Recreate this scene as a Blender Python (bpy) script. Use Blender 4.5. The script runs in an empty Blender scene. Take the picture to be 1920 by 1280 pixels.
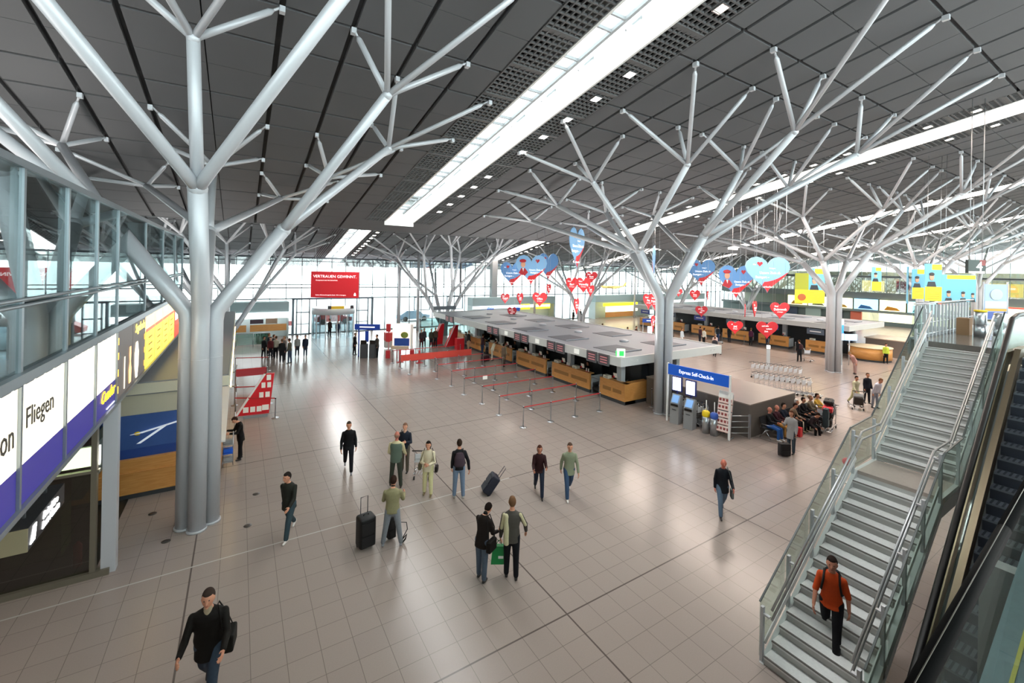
import bpy, math, random
from mathutils import Vector, Matrix
random.seed(7)
S = bpy.context.scene
COL = S.collection
PI = math.pi
# ---------------------------------------------------------------- camera
YAW = math.radians(32.132); ROLL = math.atan(0.020); CAMH = 7.2
cd = bpy.data.cameras.new('camera'); cam = bpy.data.objects.new('camera', cd); COL.objects.link(cam)
_f = Vector((math.sin(YAW), math.cos(YAW), 0)); _r0 = Vector((math.cos(YAW), -math.sin(YAW), 0)); _u0 = Vector((0, 0, 1))
_r = _r0*math.cos(ROLL) + _u0*math.sin(ROLL); _u = _u0*math.cos(ROLL) - _r0*math.sin(ROLL)
_m = Matrix((( _r.x, _u.x, -_f.x, 0), (_r.y, _u.y, -_f.y, 0), (_r.z, _u.z, -_f.z, CAMH), (0, 0, 0, 1)))
cam.matrix_world = _m
cd.sensor_width = 36; cd.lens = 812/1920*36; cd.shift_y = -135/1920
cd.clip_start = .05; cd.clip_end = 600
S.camera = cam
# ---------------------------------------------------------------- sky and exposure
W = bpy.data.worlds.new('sky'); S.world = W; W.use_nodes = True
bg = W.node_tree.nodes['Background']; bg.inputs[0].default_value = (.93, .96, 1.0, 1); bg.inputs[1].default_value = 4.6
S.view_settings.view_transform = 'Standard'; S.view_settings.look = 'None'; S.view_settings.gamma = 1
S.view_settings.use_curve_mapping = False
S.view_settings.exposure = 0.85

# ---------------------------------------------------------------- materials
def lin(h):
    if isinstance(h, tuple): return h
    c = [int(h[i:i+2], 16)/255 for i in (0, 2, 4)]
    return tuple(((x+.055)/1.055)**2.4 if x > .04045 else x/12.92 for x in c)
MATS = {}
def mat(name, col='808080', rough=.5, metal=0., emit=None, es=1., noise=0., scale=8., spec=.5, bump=0.):
    if name in MATS: return MATS[name]
    m = bpy.data.materials.new(name); m.use_nodes = True; nt = m.node_tree; b = nt.nodes['Principled BSDF']
    c = lin(col); b.inputs['Base Color'].default_value = (*c, 1); b.inputs['Roughness'].default_value = rough
    b.inputs['Metallic'].default_value = metal; b.inputs['Specular IOR Level'].default_value = spec
    if emit:
        e = lin(emit); b.inputs['Emission Color'].default_value = (*e, 1); b.inputs['Emission Strength'].default_value = es
    if noise or bump:
        tc = nt.nodes.new('ShaderNodeTexCoord'); n = nt.nodes.new('ShaderNodeTexNoise'); n.inputs['Scale'].default_value = scale; n.inputs['Detail'].default_value = 3
        nt.links.new(tc.outputs['Object'], n.inputs['Vector'])
        if noise:
            mx = nt.nodes.new('ShaderNodeMix'); mx.data_type = 'RGBA'
            mx.inputs[6].default_value = (*[x*(1-noise) for x in c], 1); mx.inputs[7].default_value = (*[min(1, x*(1+noise)) for x in c], 1)
            nt.links.new(n.outputs['Fac'], mx.inputs[0]); nt.links.new(mx.outputs[2], b.inputs['Base Color'])
        if bump:
            bp = nt.nodes.new('ShaderNodeBump'); bp.inputs['Strength'].default_value = bump; bp.inputs['Distance'].default_value = .02
            nt.links.new(n.outputs['Fac'], bp.inputs['Height']); nt.links.new(bp.outputs[0], b.inputs['Normal'])
    MATS[name] = m; return m
def glassmat(name, tint='e8f2f0', refl=.12, rough=.02, gcol='ffffff'):
    if name in MATS: return MATS[name]
    m = bpy.data.materials.new(name); m.use_nodes = True; nt = m.node_tree
    for n in list(nt.nodes): nt.nodes.remove(n)
    o = nt.nodes.new('ShaderNodeOutputMaterial'); t = nt.nodes.new('ShaderNodeBsdfTransparent'); g = nt.nodes.new('ShaderNodeBsdfGlossy'); x = nt.nodes.new('ShaderNodeMixShader')
    t.inputs[0].default_value = (*lin(tint), 1); g.inputs['Roughness'].default_value = rough; g.inputs[0].default_value = (*lin(gcol), 1); x.inputs[0].default_value = refl
    nt.links.new(t.outputs[0], x.inputs[1]); nt.links.new(g.outputs[0], x.inputs[2]); nt.links.new(x.outputs[0], o.inputs[0])
    MATS[name] = m; return m
def math_node(nt, op, a, b=None, c=None):
    n = nt.nodes.new('ShaderNodeMath'); n.operation = op
    for i, v in enumerate((a, b, c)):
        if v is None: continue
        if isinstance(v, (int, float)): n.inputs[i].default_value = v
        else: nt.links.new(v, n.inputs[i])
    return n.outputs[0]
def mixc(nt, f, a, b):
    n = nt.nodes.new('ShaderNodeMix'); n.data_type = 'RGBA'
    for i, v in ((0, f), (6, a), (7, b)):
        if isinstance(v, (int, float)): n.inputs[i].default_value = v
        elif isinstance(v, tuple): n.inputs[i].default_value = (*v, 1)
        else: nt.links.new(v, n.inputs[i])
    return n.outputs[2]
def near_line(nt, co, period, off, half):     # 1 where |co-off| mod period < half
    a = math_node(nt, 'SUBTRACT', co, off - period/2); a = math_node(nt, 'DIVIDE', a, period); a = math_node(nt, 'FRACT', a)
    a = math_node(nt, 'SUBTRACT', a, .5); a = math_node(nt, 'ABSOLUTE', a); return math_node(nt, 'LESS_THAN', a, half/period)
def floor_mat():
    m = bpy.data.materials.new('polished_stone_tiles'); m.use_nodes = True; nt = m.node_tree; b = nt.nodes['Principled BSDF']; MATS['floor'] = m
    g = nt.nodes.new('ShaderNodeNewGeometry'); s = nt.nodes.new('ShaderNodeSeparateXYZ'); nt.links.new(g.outputs['Position'], s.inputs[0])
    X, Y = s.outputs[0], s.outputs[1]; T = .565
    fx = math_node(nt, 'FLOOR', math_node(nt, 'DIVIDE', math_node(nt, 'SUBTRACT', X, -.85), T))
    fy = math_node(nt, 'FLOOR', math_node(nt, 'DIVIDE', math_node(nt, 'SUBTRACT', Y, 7.0), T))
    cb = nt.nodes.new('ShaderNodeCombineXYZ'); nt.links.new(fx, cb.inputs[0]); nt.links.new(fy, cb.inputs[1])
    wn = nt.nodes.new('ShaderNodeTexWhiteNoise'); nt.links.new(cb.outputs[0], wn.inputs[0])
    n1 = nt.nodes.new('ShaderNodeTexNoise'); n1.inputs['Scale'].default_value = 45; n1.inputs['Detail'].default_value = 4; nt.links.new(g.outputs['Position'], n1.inputs[0])
    n2 = nt.nodes.new('ShaderNodeTexNoise'); n2.inputs['Scale'].default_value = .35; nt.links.new(g.outputs['Position'], n2.inputs[0])
    base = mixc(nt, wn.outputs['Value'], lin('9d8f89'), lin('a1938c'))
    base = mixc(nt, math_node(nt, 'MULTIPLY', n1.outputs[0], .35), base, lin('77706a'))
    base = mixc(nt, math_node(nt, 'MULTIPLY', n2.outputs[0], .3), base, lin('a59b90'))
    j = math_node(nt, 'MAXIMUM', near_line(nt, X, T, -.85, .006), near_line(nt, Y, T, 7.0, .006))
    base = mixc(nt, math_node(nt, 'MULTIPLY', j, .45), base, lin('3a3633'))
    J = math_node(nt, 'MAXIMUM', near_line(nt, X, T*12, -.85, .018), near_line(nt, Y, T*10, 7.0, .018))
    base = mixc(nt, math_node(nt, 'MULTIPLY', J, .75), base, lin('4a423e'))
    base = mixc(nt, math_node(nt, 'MULTIPLY', near_line(nt, Y, 900, 12.65, .02), math_node(nt, 'LESS_THAN', X, 8.0)), base, lin('b9b3ac'))
    nt.links.new(base, b.inputs['Base Color'])
    r = math_node(nt, 'MULTIPLY_ADD', n1.outputs[0], .05, .2); nt.links.new(r, b.inputs['Roughness']); b.inputs['Specular IOR Level'].default_value = .3
    return m
def ceil_mat():
    mat('ceiling_panel_grey', '5e5f61', .75, noise=.04, scale=.5, spec=.3); MATS['ceil'] = MATS['ceiling_panel_grey']
def wood_mat():
    m = bpy.data.materials.new('pear_wood_veneer'); m.use_nodes = True; nt = m.node_tree; b = nt.nodes['Principled BSDF']; MATS['wood'] = m
    tc = nt.nodes.new('ShaderNodeTexCoord'); mp = nt.nodes.new('ShaderNodeMapping'); mp.inputs['Scale'].default_value = (1.2, 1.2, 14)
    n = nt.nodes.new('ShaderNodeTexNoise'); n.inputs['Scale'].default_value = 2.5; n.inputs['Detail'].default_value = 4
    nt.links.new(tc.outputs['Object'], mp.inputs[0]); nt.links.new(mp.outputs[0], n.inputs[0])
    nt.links.new(mixc(nt, n.outputs[0], lin('c47d34'), lin('eab06a')), b.inputs['Base Color']); b.inputs['Roughness'].default_value = .38
    return m
TX = -.87; TY = 14.65; PX = 19.35          # tree grid origin and spacing
floor_mat(); ceil_mat(); wood_mat()
STEEL = mat('brushed_steel', 'b9bcc0', .28, .9)
CHROME = mat('polished_steel', 'd0d2d4', .14, 1)
PAINT = mat('silver_paint', 'c4c7cc', .38, .2)
WHITE = mat('white_paint', 'e6e6e4', .55)
LGREY = mat('light_grey_panel', 'b4b8bb', .5)
MGREY = mat('mid_grey_panel', '84878a', .55)
DGREY = mat('dark_grey_panel', '3d4043', .5)
BLACK = mat('black_rubber', '0b0b0c', .38)
GLASS = glassmat('clear_glass', 'eef5f3', .08)
RAILG = glassmat('greenish_rail_glass', 'e0e9e5', .10)
RED = mat('signal_red', 'd3232b', .45)
BLUE = mat('signal_blue', '1358c4', .45)
YEL = mat('warm_yellow', 'f2cf1c', .5)
PAPER = mat('white_paper', 'f2f0ea', .7)
def col(h, rough=.7): return mat('cloth_'+h, h, rough, noise=.12, scale=30, spec=.2)
def ctr(h, rough=.5): return mat('paint_'+h, h, rough)
def lit(h, es=3.): return mat('lit_%s_%g' % (h, es), h, .5, emit=h, es=es)

# ---------------------------------------------------------------- mesh builder
class M:
    def __init__(s): s.v = []; s.f = []; s.mi = []; s.sm = []; s.T = None
    def pt(s, p):
        s.v.append(tuple(s.T @ Vector(p)) if s.T else tuple(p)); return len(s.v)-1
    def face(s, ids, m=0, sm=False): s.f.append(ids); s.mi.append(m); s.sm.append(sm)
    def poly(s, pts, m=0): s.face([s.pt(p) for p in pts], m)
    def box(s, x0, x1, y0, y1, z0, z1, m=0):
        a = [s.pt((x, y, z)) for z in (z0, z1) for x, y in ((x0, y0), (x1, y0), (x1, y1), (x0, y1))]
        for q in ((0, 3, 2, 1), (4, 5, 6, 7), (0, 1, 5, 4), (1, 2, 6, 5), (2, 3, 7, 6), (3, 0, 4, 7)): s.face([a[i] for i in q], m)
        return s
    def ob(s, c, d, rz=0, m=0, M4=None):
        old = s.T; R = Matrix.Translation(Vector(c)) @ (M4 if M4 else Matrix.Rotation(rz, 4, 'Z')); s.T = (old @ R) if old else R
        s.box(-d[0]/2, d[0]/2, -d[1]/2, d[1]/2, -d[2]/2, d[2]/2, m); s.T = old; return s
    def bar(s, p, q, w, h, m=0):     # rectangular bar from p to q, w across, h up
        p = Vector(p); q = Vector(q); d = (q-p); L = d.length; d.normalize(); up = Vector((0, 0, 1))
        if abs(d.z) > .999: up = Vector((0, 1, 0))
        r = d.cross(up).normalized(); u = r.cross(d)
        a = [s.pt(c + r*(i*w/2) + u*(j*h/2)) for c in (p, q) for i, j in ((-1, -1), (1, -1), (1, 1), (-1, 1))]
        for k in ((0, 3, 2, 1), (4, 5, 6, 7), (0, 1, 5, 4), (1, 2, 6, 5), (2, 3, 7, 6), (3, 0, 4, 7)): s.face([a[i] for i in k], m)
        return s
    def path(s, pts, rad, n=10, m=0, cap=True, flat=1.):
        pts = [Vector(p) for p in pts]; N = len(pts)
        rad = rad if isinstance(rad, (list, tuple)) else [rad]*N
        prev = None; rings = []
        for i, p in enumerate(pts):
            d = (pts[min(i+1, N-1)] - pts[max(i-1, 0)]).normalized()
            if 0 < i < N-1:
                d = ((pts[i+1]-p).normalized() + (p-pts[i-1]).normalized()).normalized()
            if prev is None:
                a = Vector((0, 0, 1)) if abs(d.z) < .9 else Vector((1, 0, 0)); u = (a - d*a.dot(d)).normalized()
            else: u = (prev - d*prev.dot(d)).normalized()
            prev = u; w = d.cross(u)
            rings.append([s.pt(p + u*(math.cos(t)*rad[i]*flat) + w*(math.sin(t)*rad[i])) for t in [2*PI*k/n for k in range(n)]])
        for a, b in zip(rings, rings[1:]):
            for k in range(n): s.face([a[k], a[(k+1) % n], b[(k+1) % n], b[k]], m, True)
        if cap: s.face(rings[0][::-1], m); s.face(rings[-1], m)
        return s
    def tube(s, p, q, r0, r1=None, n=10, m=0, cap=True): return s.path([p, q], [r0, r0 if r1 is None else r1], n, m, cap)
    def lathe(s, prof, c=(0, 0, 0), n=20, m=0, sm=True):
        rings = [[s.pt((c[0]+r*math.cos(2*PI*k/n), c[1]+r*math.sin(2*PI*k/n), c[2]+z)) for k in range(n)] for r, z in prof]
        for a, b in zip(rings, rings[1:]):
            for k in range(n): s.face([a[k], a[(k+1) % n], b[(k+1) % n], b[k]], m, sm)
        s.face(rings[0][::-1], m); s.face(rings[-1], m); return s
    def ext(s, pts, off, m=0, m2=None):      # extrude a polygon (3-D points) by the vector off
        a = [s.pt(p) for p in pts]; b = [s.pt(Vector(p)+Vector(off)) for p in pts]; n = len(a)
        s.face(a[::-1], m); s.face(b, m if m2 is None else m2)
        for k in range(n): s.face([a[k], a[(k+1) % n], b[(k+1) % n], b[k]], m)
        return s
    def sph(s, c, r, n=10, k=7, m=0):
        r = r if isinstance(r, (tuple, list)) else (r, r, r); rows = []
        for i in range(1, k):
            t = PI*i/k; rows.append([s.pt((c[0]+r[0]*math.sin(t)*math.cos(2*PI*j/n), c[1]+r[1]*math.sin(t)*math.sin(2*PI*j/n), c[2]-r[2]*math.cos(t))) for j in range(n)])
        lo = s.pt((c[0], c[1], c[2]-r[2])); hi = s.pt((c[0], c[1], c[2]+r[2]))
        for j in range(n): s.face([lo, rows[0][(j+1) % n], rows[0][j]], m, True); s.face([hi, rows[-1][j], rows[-1][(j+1) % n]], m, True)
        for a, b in zip(rows, rows[1:]):
            for j in range(n): s.face([a[j], a[(j+1) % n], b[(j+1) % n], b[j]], m, True)
        return s
    def mesh(s, name, ms):
        me = bpy.data.meshes.new(name); me.from_pydata(s.v, [], s.f)
        for x in (ms if isinstance(ms, (list, tuple)) else [ms]): me.materials.append(x)
        me.polygons.foreach_set('material_index', s.mi); me.polygons.foreach_set('use_smooth', s.sm); me.update()
        return me
    def out(s, name, ms, parent=None, loc=None, rz=0, **k):
        o = bpy.data.objects.new(name, s.mesh(name, ms)); COL.objects.link(o)
        if parent: o.parent = parent
        if loc: o.location = loc
        if rz: o.rotation_euler.z = rz
        for a, b in k.items(): o[a] = b
        return o
def struct(name, mb, ms, parent=None):
    o = mb.out(name, ms, parent)
    if parent is None: o['kind'] = 'structure'
    return o
def thing(name, label, cat, loc=(0, 0, 0), rz=0, group=None):
    o = bpy.data.objects.new(name, None); o.empty_display_size = .2; COL.objects.link(o); o.location = loc; o.rotation_euler.z = rz
    o['label'] = label; o['category'] = cat
    if group: o['group'] = group
    return o
def tag(o, label, cat, group=None):
    o['label'] = label; o['category'] = cat
    if group: o['group'] = group
    return o
def dup(root, loc, rz=None, label=None, group=None, scale=None):
    def cp(o, par):
        c = o.copy(); COL.objects.link(c); c.parent = par
        for ch in o.children: cp(ch, c)
        return c
    r = cp(root, None); r.location = loc
    if rz is not None: r.rotation_euler.z = rz
    if label: r['label'] = label
    if group: r['group'] = group
    if scale: r.scale = scale if isinstance(scale, tuple) else (scale,)*3
    return r
PENDING = []; LETTERS = []
def bake(o, smooth=False): PENDING.append((o, smooth)); return o     # modifiers are frozen in one pass at the end
def text(t, size, ms, parent, loc, rot=(PI/2, 0, 0), ext=.004, align='CENTER', name='lettering', shear=0., sx=1.):
    c = bpy.data.curves.new(name, 'FONT'); c.body = t; c.size = size; c.extrude = ext; c.align_x = align; c.align_y = 'CENTER'; c.shear = shear; c.resolution_u = 2
    o = bpy.data.objects.new(name, c); COL.objects.link(o)
    c.materials.append(ms); o.parent = parent; o.location = loc; o.rotation_euler = rot; o.scale = (sx, 1, 1); LETTERS.append(o)
    return o
# ================================================================ SETTING
def zr(y): return 15.4 - .182*y          # underside of the front roof
def zr2(y): return 17.95 - .19*y         # underside of the rear roof
m = M(); m.box(-30, 120, -14, 49.95, -.3, 0); struct('floor', m, MATS['floor'])
m = M(); m.box(-60, 160, 50.05, 120, -.35, -.02); struct('ground', m, mat('paved_forecourt', 'c9cbcb', .8, noise=.1, scale=.4))
# roof fields between the skylight strips (openings 8.0-9.9 plus grille slots either side, repeated every 19.35 m)
LITS = [8.85-.05 + PX*i for i in range(0, 5)]     # strip centres (8.8, 28.15 ...)
def slab(m, x0, x1, ya, yb, zf, t=.35):
    m.ext([(x0, ya, zf(ya)), (x1, ya, zf(ya)), (x1, yb, zf(yb)), (x0, yb, zf(yb))][::-1], (0, 0, t))
for row, (ya, yb, zf, ye) in enumerate(((-13, 31, zr, 28.6), (31, 57, zr2, 57))):
    m = M(); edges = [-30] + [v for c in LITS for v in (c-2.05, c+2.4)] + [110]
    for c in LITS:
        if row == 0: slab(m, c-2.05, c+2.4, ye, yb, zf); slab(m, c-2.05, c+2.4, ya, -4, zf)
        else: slab(m, c-2.05, c+2.4, ya, 38.0, zf)
    struct('ceiling', m, MATS['ceil'])
    yc = 14.65 if row == 0 else 43.0; cuts = [ya] + [yc+1.53*k for k in range(-20, 20) if ya+.4 < yc+1.53*k < yb-.4] + [yb]
    gy = lambda y: .05 if abs(round((y-yc)/1.53)) in (1, 2, 4, 5, 7) else .012
    for fa, fb in zip(edges[::2], edges[1::2]):      # one roof field: square panels hung below a dark deck, open joints between them
        m = M(); slab(m, fa, fb, ya, yb, lambda y: zf(y)+.16, .2); m.mi = [1]*len(m.mi)
        xc = [fa] + [TX+1.6125*k for k in range(-19, 70) if fa+.3 < TX+1.6125*k < fb-.3] + [fb]
        for xa, xb in zip(xc, xc[1:]):
            ga = .015 if round((xa-TX)/1.6125, 3) % 12 == 0 else .07; gb = .015 if round((xb-TX)/1.6125, 3) % 12 == 0 else .07
            for y0_, y1_ in zip(cuts, cuts[1:]): slab(m, xa+(ga if xa > fa else 0), xb-(gb if xb < fb else 0), y0_+gy(y0_), y1_-gy(y1_), zf, .165)
        struct('ceiling', m, [MATS['ceil'], mat('roof_deck_dark', '3c3d3f', .8)])
    for si, c in enumerate(LITS):
        y0, y1 = (-4, 28.6) if row == 0 else (38.0, 57)
        z0, z1 = zf(y0), zf(y1); near = row == 0 and si < 3
        # well: white reveal, dark plenum over the grilles
        w = M()
        def wall(xa, xb, h0, h1, mi): 
            w.ext([(xa, y0, z0+h0), (xa, y1, z1+h0), (xa, y1, z1+h1), (xa, y0, z0+h1)], (xb-xa, 0, 0), mi)
        wall(c-.83, c-.75, -.02, 1.15, 0); wall(c+1.05, c+1.13, -.02, 1.15, 0)
        for yy in (y0, y1-.1): w.box(c-.83, c+1.13, yy, yy+.1, zf(yy)-.25 if yy > 20 else zf(yy), zf(yy)+1.2, 0)
        wall(c-2.1, c-2.05, 0, .7, 1); wall(c+2.4, c+2.45, 0, .7, 1)
        for xa, xb in ((c-2.1, c-.8), (c+1.1, c+2.45)):
            w.ext([(xa, y0, z0+.66), (xb, y0, z0+.66), (xb, y1, z1+.66), (xa, y1, z1+.66)], (0, 0, .04), 1)
        struct('skylight_well', w, [WHITE, mat('plenum_black', '101011', .9)])
        # glass and its bars
        win = M(); win.ext([(c-.8, y0, z0+1.1), (c+1.1, y0, z0+1.1), (c+1.1, y1, z1+1.1), (c-.8, y1, z1+1.1)], (0, 0, .03))
        wo = struct('window_%d' % (20+row*10+si), win, GLASS)
        fb = M(); L = y1-y0; n = int(L/2.02); s_ = (zf(1)-zf(0))
        fb.bar((c+.42, y0, z0+.62), (c+.42, y1, z1+.62), .1, .12)
        for k in range(n):
            for d in (0, .55):
                y = y0+.6+k*L/n+d
                if y < y1-.1: fb.bar((c-.75, y, zf(y)+.62), (c+.45, y, zf(y)+.62), .07, .1)
                if d == 0: fb.bar((c+.42, y, zf(y)+.3), (c+1.05, y, zf(y)+.9), .06, .06)
        struct('glazing_bar', fb, MGREY, wo)
        gr = M(); st = .21 if near else .42
        for xa, xb in ((c-2.02, c-.85), (c+1.15, c+2.37)):
            for k in range(7): x = xa+(xb-xa)*k/6; gr.bar((x, y0, z0+.03), (x, y1, z1+.03), .045, .07)
            k = 0
            while y0+k*st < y1:
                y = y0+k*st; gr.bar((xa, y, zf(y)+.03), (xb, y, zf(y)+.03), .05 if k % 8 else .22, .07); k += 1
        struct('ceiling_grille', gr, mat('grille_grey', '5a5b5c', .6))
# wall between the two roofs
m = M(); m.box(-30, 110, 31, 31.15, zr(31)-.02, zr2(31)+.4); struct('wall_roof_step', m, mat('step_wall', '606162', .7))
# rear and left closure, far from the lens
m = M(); m.box(-30, 120, -14, -13.7, 0, 5.6); struct('wall_back', m, mat('back_wall', '5b5650', .8))
g = M(); g.box(-30, 120, -13.9, -13.86, 5.6, 18.2); wb = struct('window_5', g, GLASS)
m = M(); x = -30
while x < 120: m.box(x-.04, x+.04, -13.95, -13.8, 5.6, 18); x += 2.9
for z in (5.7, 8.5, 11.5, 14.5): m.box(-30, 120, -13.95, -13.8, z-.05, z+.05)
struct('window_frame', m, mat('frame_green', '6c7f80', .4, .3), wb)
m = M(); m.box(-30, -29.7, -14, 50, 0, 18.5); struct('wall_left', m, mat('left_wall', '77787a', .8))

# far glass facade at y = 50
def facade(idx, x0, x1, z0, z1):
    g = M(); g.box(x0, x1, 49.98, 50.02, z0, z1); return struct('window_%d' % idx, g, GLASS)
f1 = facade(1, -30, 112, 0, 8.0)
fm = M()
x = -29.3
while x < 112:
    fm.box(x-.03, x+.03, 49.9, 50.06, 0, 8.05); x += 1.45
for z, t in ((8.0, .09), (7.62, .04), (5.18, .04), (4.85, .05), (3.72, .05), (.03, .06)): fm.box(-30, 112, 49.88, 50.08, z-t, z+t)
struct('window_frame', fm, mat('frame_dark', '4a5157', .45, .3), f1)
m = M()
for x in (15.1, 17.3, 33.6, 52.9): m.tube((x, 47.6, 0), (x, 47.6, zr2(47.6)), .16, n=14)
struct('trim_1', m, PAINT)
m = M(); m.box(27.9, 28.7, 49.2, 49.9, 3.3, 8.6); struct('trim_2', m, MGREY)
# roof edge truss outside the glass
m = M()
for i in range(60):
    x = -28+i*2.4; m.bar((x, 50.4, 8.0), (x+.9, 52.8, zr2(52.8)-.05), .1, .1)
struct('trim_3', m, LGREY)

# right end building (x = 80)
m = M(); m.box(80, 80.3, -14, 50, 2.2-.35, 2.2); m.box(80, 80.3, -14, 50, 3.85, 4.75); m.box(80.05, 80.3, -14, 50, 7.0, 7.35)
struct('wall_right', m, mat('gallery_front', '6a7373', .6))
m = M(); m.box(88, 88.3, -14, 50, 0, 8); m.box(80.3, 88, -14, 50, 4.2, 4.5); struct('wall_right_inner', m, mat('inner_wall', '8f9487', .7))
g = M(); g.box(80.12, 80.16, -14, 50, 4.7, 17); w2 = struct('window_2', g, GLASS)
g = M(); y = -13.
while y < 50:
    g.box(80.05, 80.2, y-.03, y+.03, 4.7, 16); y += 1.5
for z in (4.75, 7.2): g.box(80.05, 80.2, -14, 50, z-.05, z+.05)
struct('window_frame', g, mat('frame_green', '6c7f80', .4, .3), w2)
# ================================================================ TREE COLUMNS
UX, UY = 1.6125, 1.53
def R_(o): return Vector(o)
def tree_cluster(rear):
    """four tubes; each tube ends in three limbs, each limb in four struts under the sloping roof"""
    out = []
    Z0 = 1.45 if rear else 6.0
    for key, sx, sy in (('E', 1, 0), ('W', -1, 0), ('N', 0, 1), ('S', 0, -1)):
        base = Vector((.30*sx, .30*sy, 0)); bend = Vector((.30*sx, .30*sy, Z0-.15))
        if key in 'EW':
            prim = Vector((1.95*sx, 0, 8.25))
            subs = [((5.05*sx, 0, 11.2), [(3*sx, 1), (3*sx, -1), (5*sx, 1), (5*sx, -1)]),
                    ((3.85*sx, -4.0, 11.4), [(2*sx, -2), (2*sx, -4), (4*sx, -2), (4*sx, -4)]),
                    ((3.85*sx, 4.1, 10.75), [(2*sx, 2), (2*sx, 4), (4*sx, 2), (4*sx, 4)])]
        elif key == 'S':
            prim = Vector((0, -2.15, 8.95))
            subs = [((0, -3.85, 11.7), [(1, -2), (1, -4), (-1, -2), (-1, -4)])] + \
                   [((2.5*s, -7.2, 12.1), [(1*s, -5), (1*s, -7), (3*s, -5), (3*s, -7)]) for s in (-1, 1)]
        else:
            prim = Vector((0, 2.2, 8.2))
            subs = [((0, 4.35, 10.7), [(1, 2), (1, 4), (-1, 2), (-1, 4)])] + \
                   [((2.45*s, 8.6, 10.35), [(1*s, 5), (1*s, 7), (3*s, 5), (3*s, 7)]) for s in (-1, 1)]
        out.append((base, bend, prim, subs))
    return out
def make_tree(zf, y0, dz):
    """dz shifts the heights of the nodes for the lower rear roof"""
    t = thing('steel_tree', 'x', 'column')
    for base, bend, prim, subs in tree_cluster(dz < 0):
        k = dz; prim = prim + Vector((0, 0, -4.1 if dz < 0 else 0)); b1 = bend
        d = (prim-b1).normalized()
        cm = M(); cm.path([base, base+Vector((0, 0, .06))], .235, 20); cm.path([base, Vector((base.x, base.y, b1.z-.25 if b1.z > 2 else .9)), b1+d*.06+Vector((0, 0, -.02)), b1+d*.5, prim], [.205, .205, .21, .21, .2], 20)
        cm.sph(prim, .21, 16, 8)
        for zz in ((4.6,) if dz >= 0 else ()): cm.path([Vector((base.x, base.y, zz)), Vector((base.x, base.y, zz+.02))], .209, 20)
        co = cm.out('trunk', PAINT, t)
        for node, tips in subs:
            nd = Vector(node) + Vector((0, 0, k)); dd = (nd-prim).normalized()
            bm = M(); bm.path([prim, prim+dd*.55, nd], [.15, .135, .12], 14); bm.sph(nd, .125, 12, 7)
            bo = bm.out('branch', PAINT, co)
            for ix, iy in tips:
                tp = Vector((ix*UX, iy*UY, zf(y0+iy*UY)-.02)); v = (tp-nd).normalized(); e = tp-v*.28
                sm = M(); sm.path([nd, e-v*.12, e], [.075, .075, .035], 10); sm.tube(e, tp, .03, .03, 8)
                sm.ob(tp-Vector((0, 0, .07)), (.12, .16, .14)); sm.v = [tuple(Vector(q)) for q in sm.v]
                for s_ in sm.v[:0]: pass
                so = bpy.data.objects.new('strut', sm.mesh('strut', PAINT)); COL.objects.link(so); so.parent = bo
    return t
t1 = make_tree(zr, TY, 0.0); t1.location = (TX, TY, 0)
t1['label'] = 'nearest silver steel tree column, standing left beside the lit gallery fascia'
dup(t1, (TX+PX, TY, 0), label='silver steel tree column beside the wooden check-in desks and the blue kiosk frame')
dup(t1, (TX+2*PX, TY, 0), label='silver steel tree column alone on open floor behind the luggage cart rows')
dup(t1, (TX+3*PX, TY, 0), label='silver steel tree column rising behind the long stone counter near the stair top')
dup(t1, (TX+4*PX, TY, 0), label='rightmost silver tree column, nearest the far end gallery')
t2 = make_tree(zr2, 43.0, -2.95); t2.location = (TX, 43.0, 0)
t2['label'] = 'leftmost of the rear silver tree columns, beside the glass balustrade at the facade'
dup(t2, (TX+PX, 43.0, 0), label='rear silver tree column in front of the white glass facade, left of the check-in canopy')
dup(t2, (TX+2*PX, 43.0, 0), label='rear silver tree column rising behind the check-in canopy and red hearts')
dup(t2, (TX+3*PX, 43.0, 0), label='rear silver tree column largely hidden behind the tree by the blue kiosk frame')
dup(t2, (TX+4*PX, 43.0, 0), label='rear silver tree column behind the second check-in canopy at right')
# ================================================================ CEILING DOWNLIGHTS
def make_downlight():
    t = thing('ceiling_downlight', 'x', 'downlight')
    t.scale = (.8, .8, .8)
    h = M(); h.box(-.2, .2, -.2, .2, .05, .3); h.out('housing', mat('lamp_housing', '8c8c8c', .4, .5), t)
    e = M(); e.box(-.15, .15, -.13, .0, .0, .05); e.box(-.15, .15, .03, .13, .0, .05); e.out('lamp', lit('fff4e0', 14), t)
    f = M(); f.box(-.21, .21, -.21, -.17, -.03, .05); f.box(-.21, .21, .17, .21, -.03, .05); f.box(-.21, -.17, -.17, .17, -.03, .05); f.box(.17, .21, -.17, .17, -.03, .05); f.out('frame', STEEL, t)
    return t
dl0 = make_downlight(); first = True
SIDE = {0: 'the strip over the left roof field', 1: 'the big near skylight', 2: 'the second skylight', 3: 'the third skylight', 4: 'the fourth skylight', 5: 'the fifth skylight'}
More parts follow.
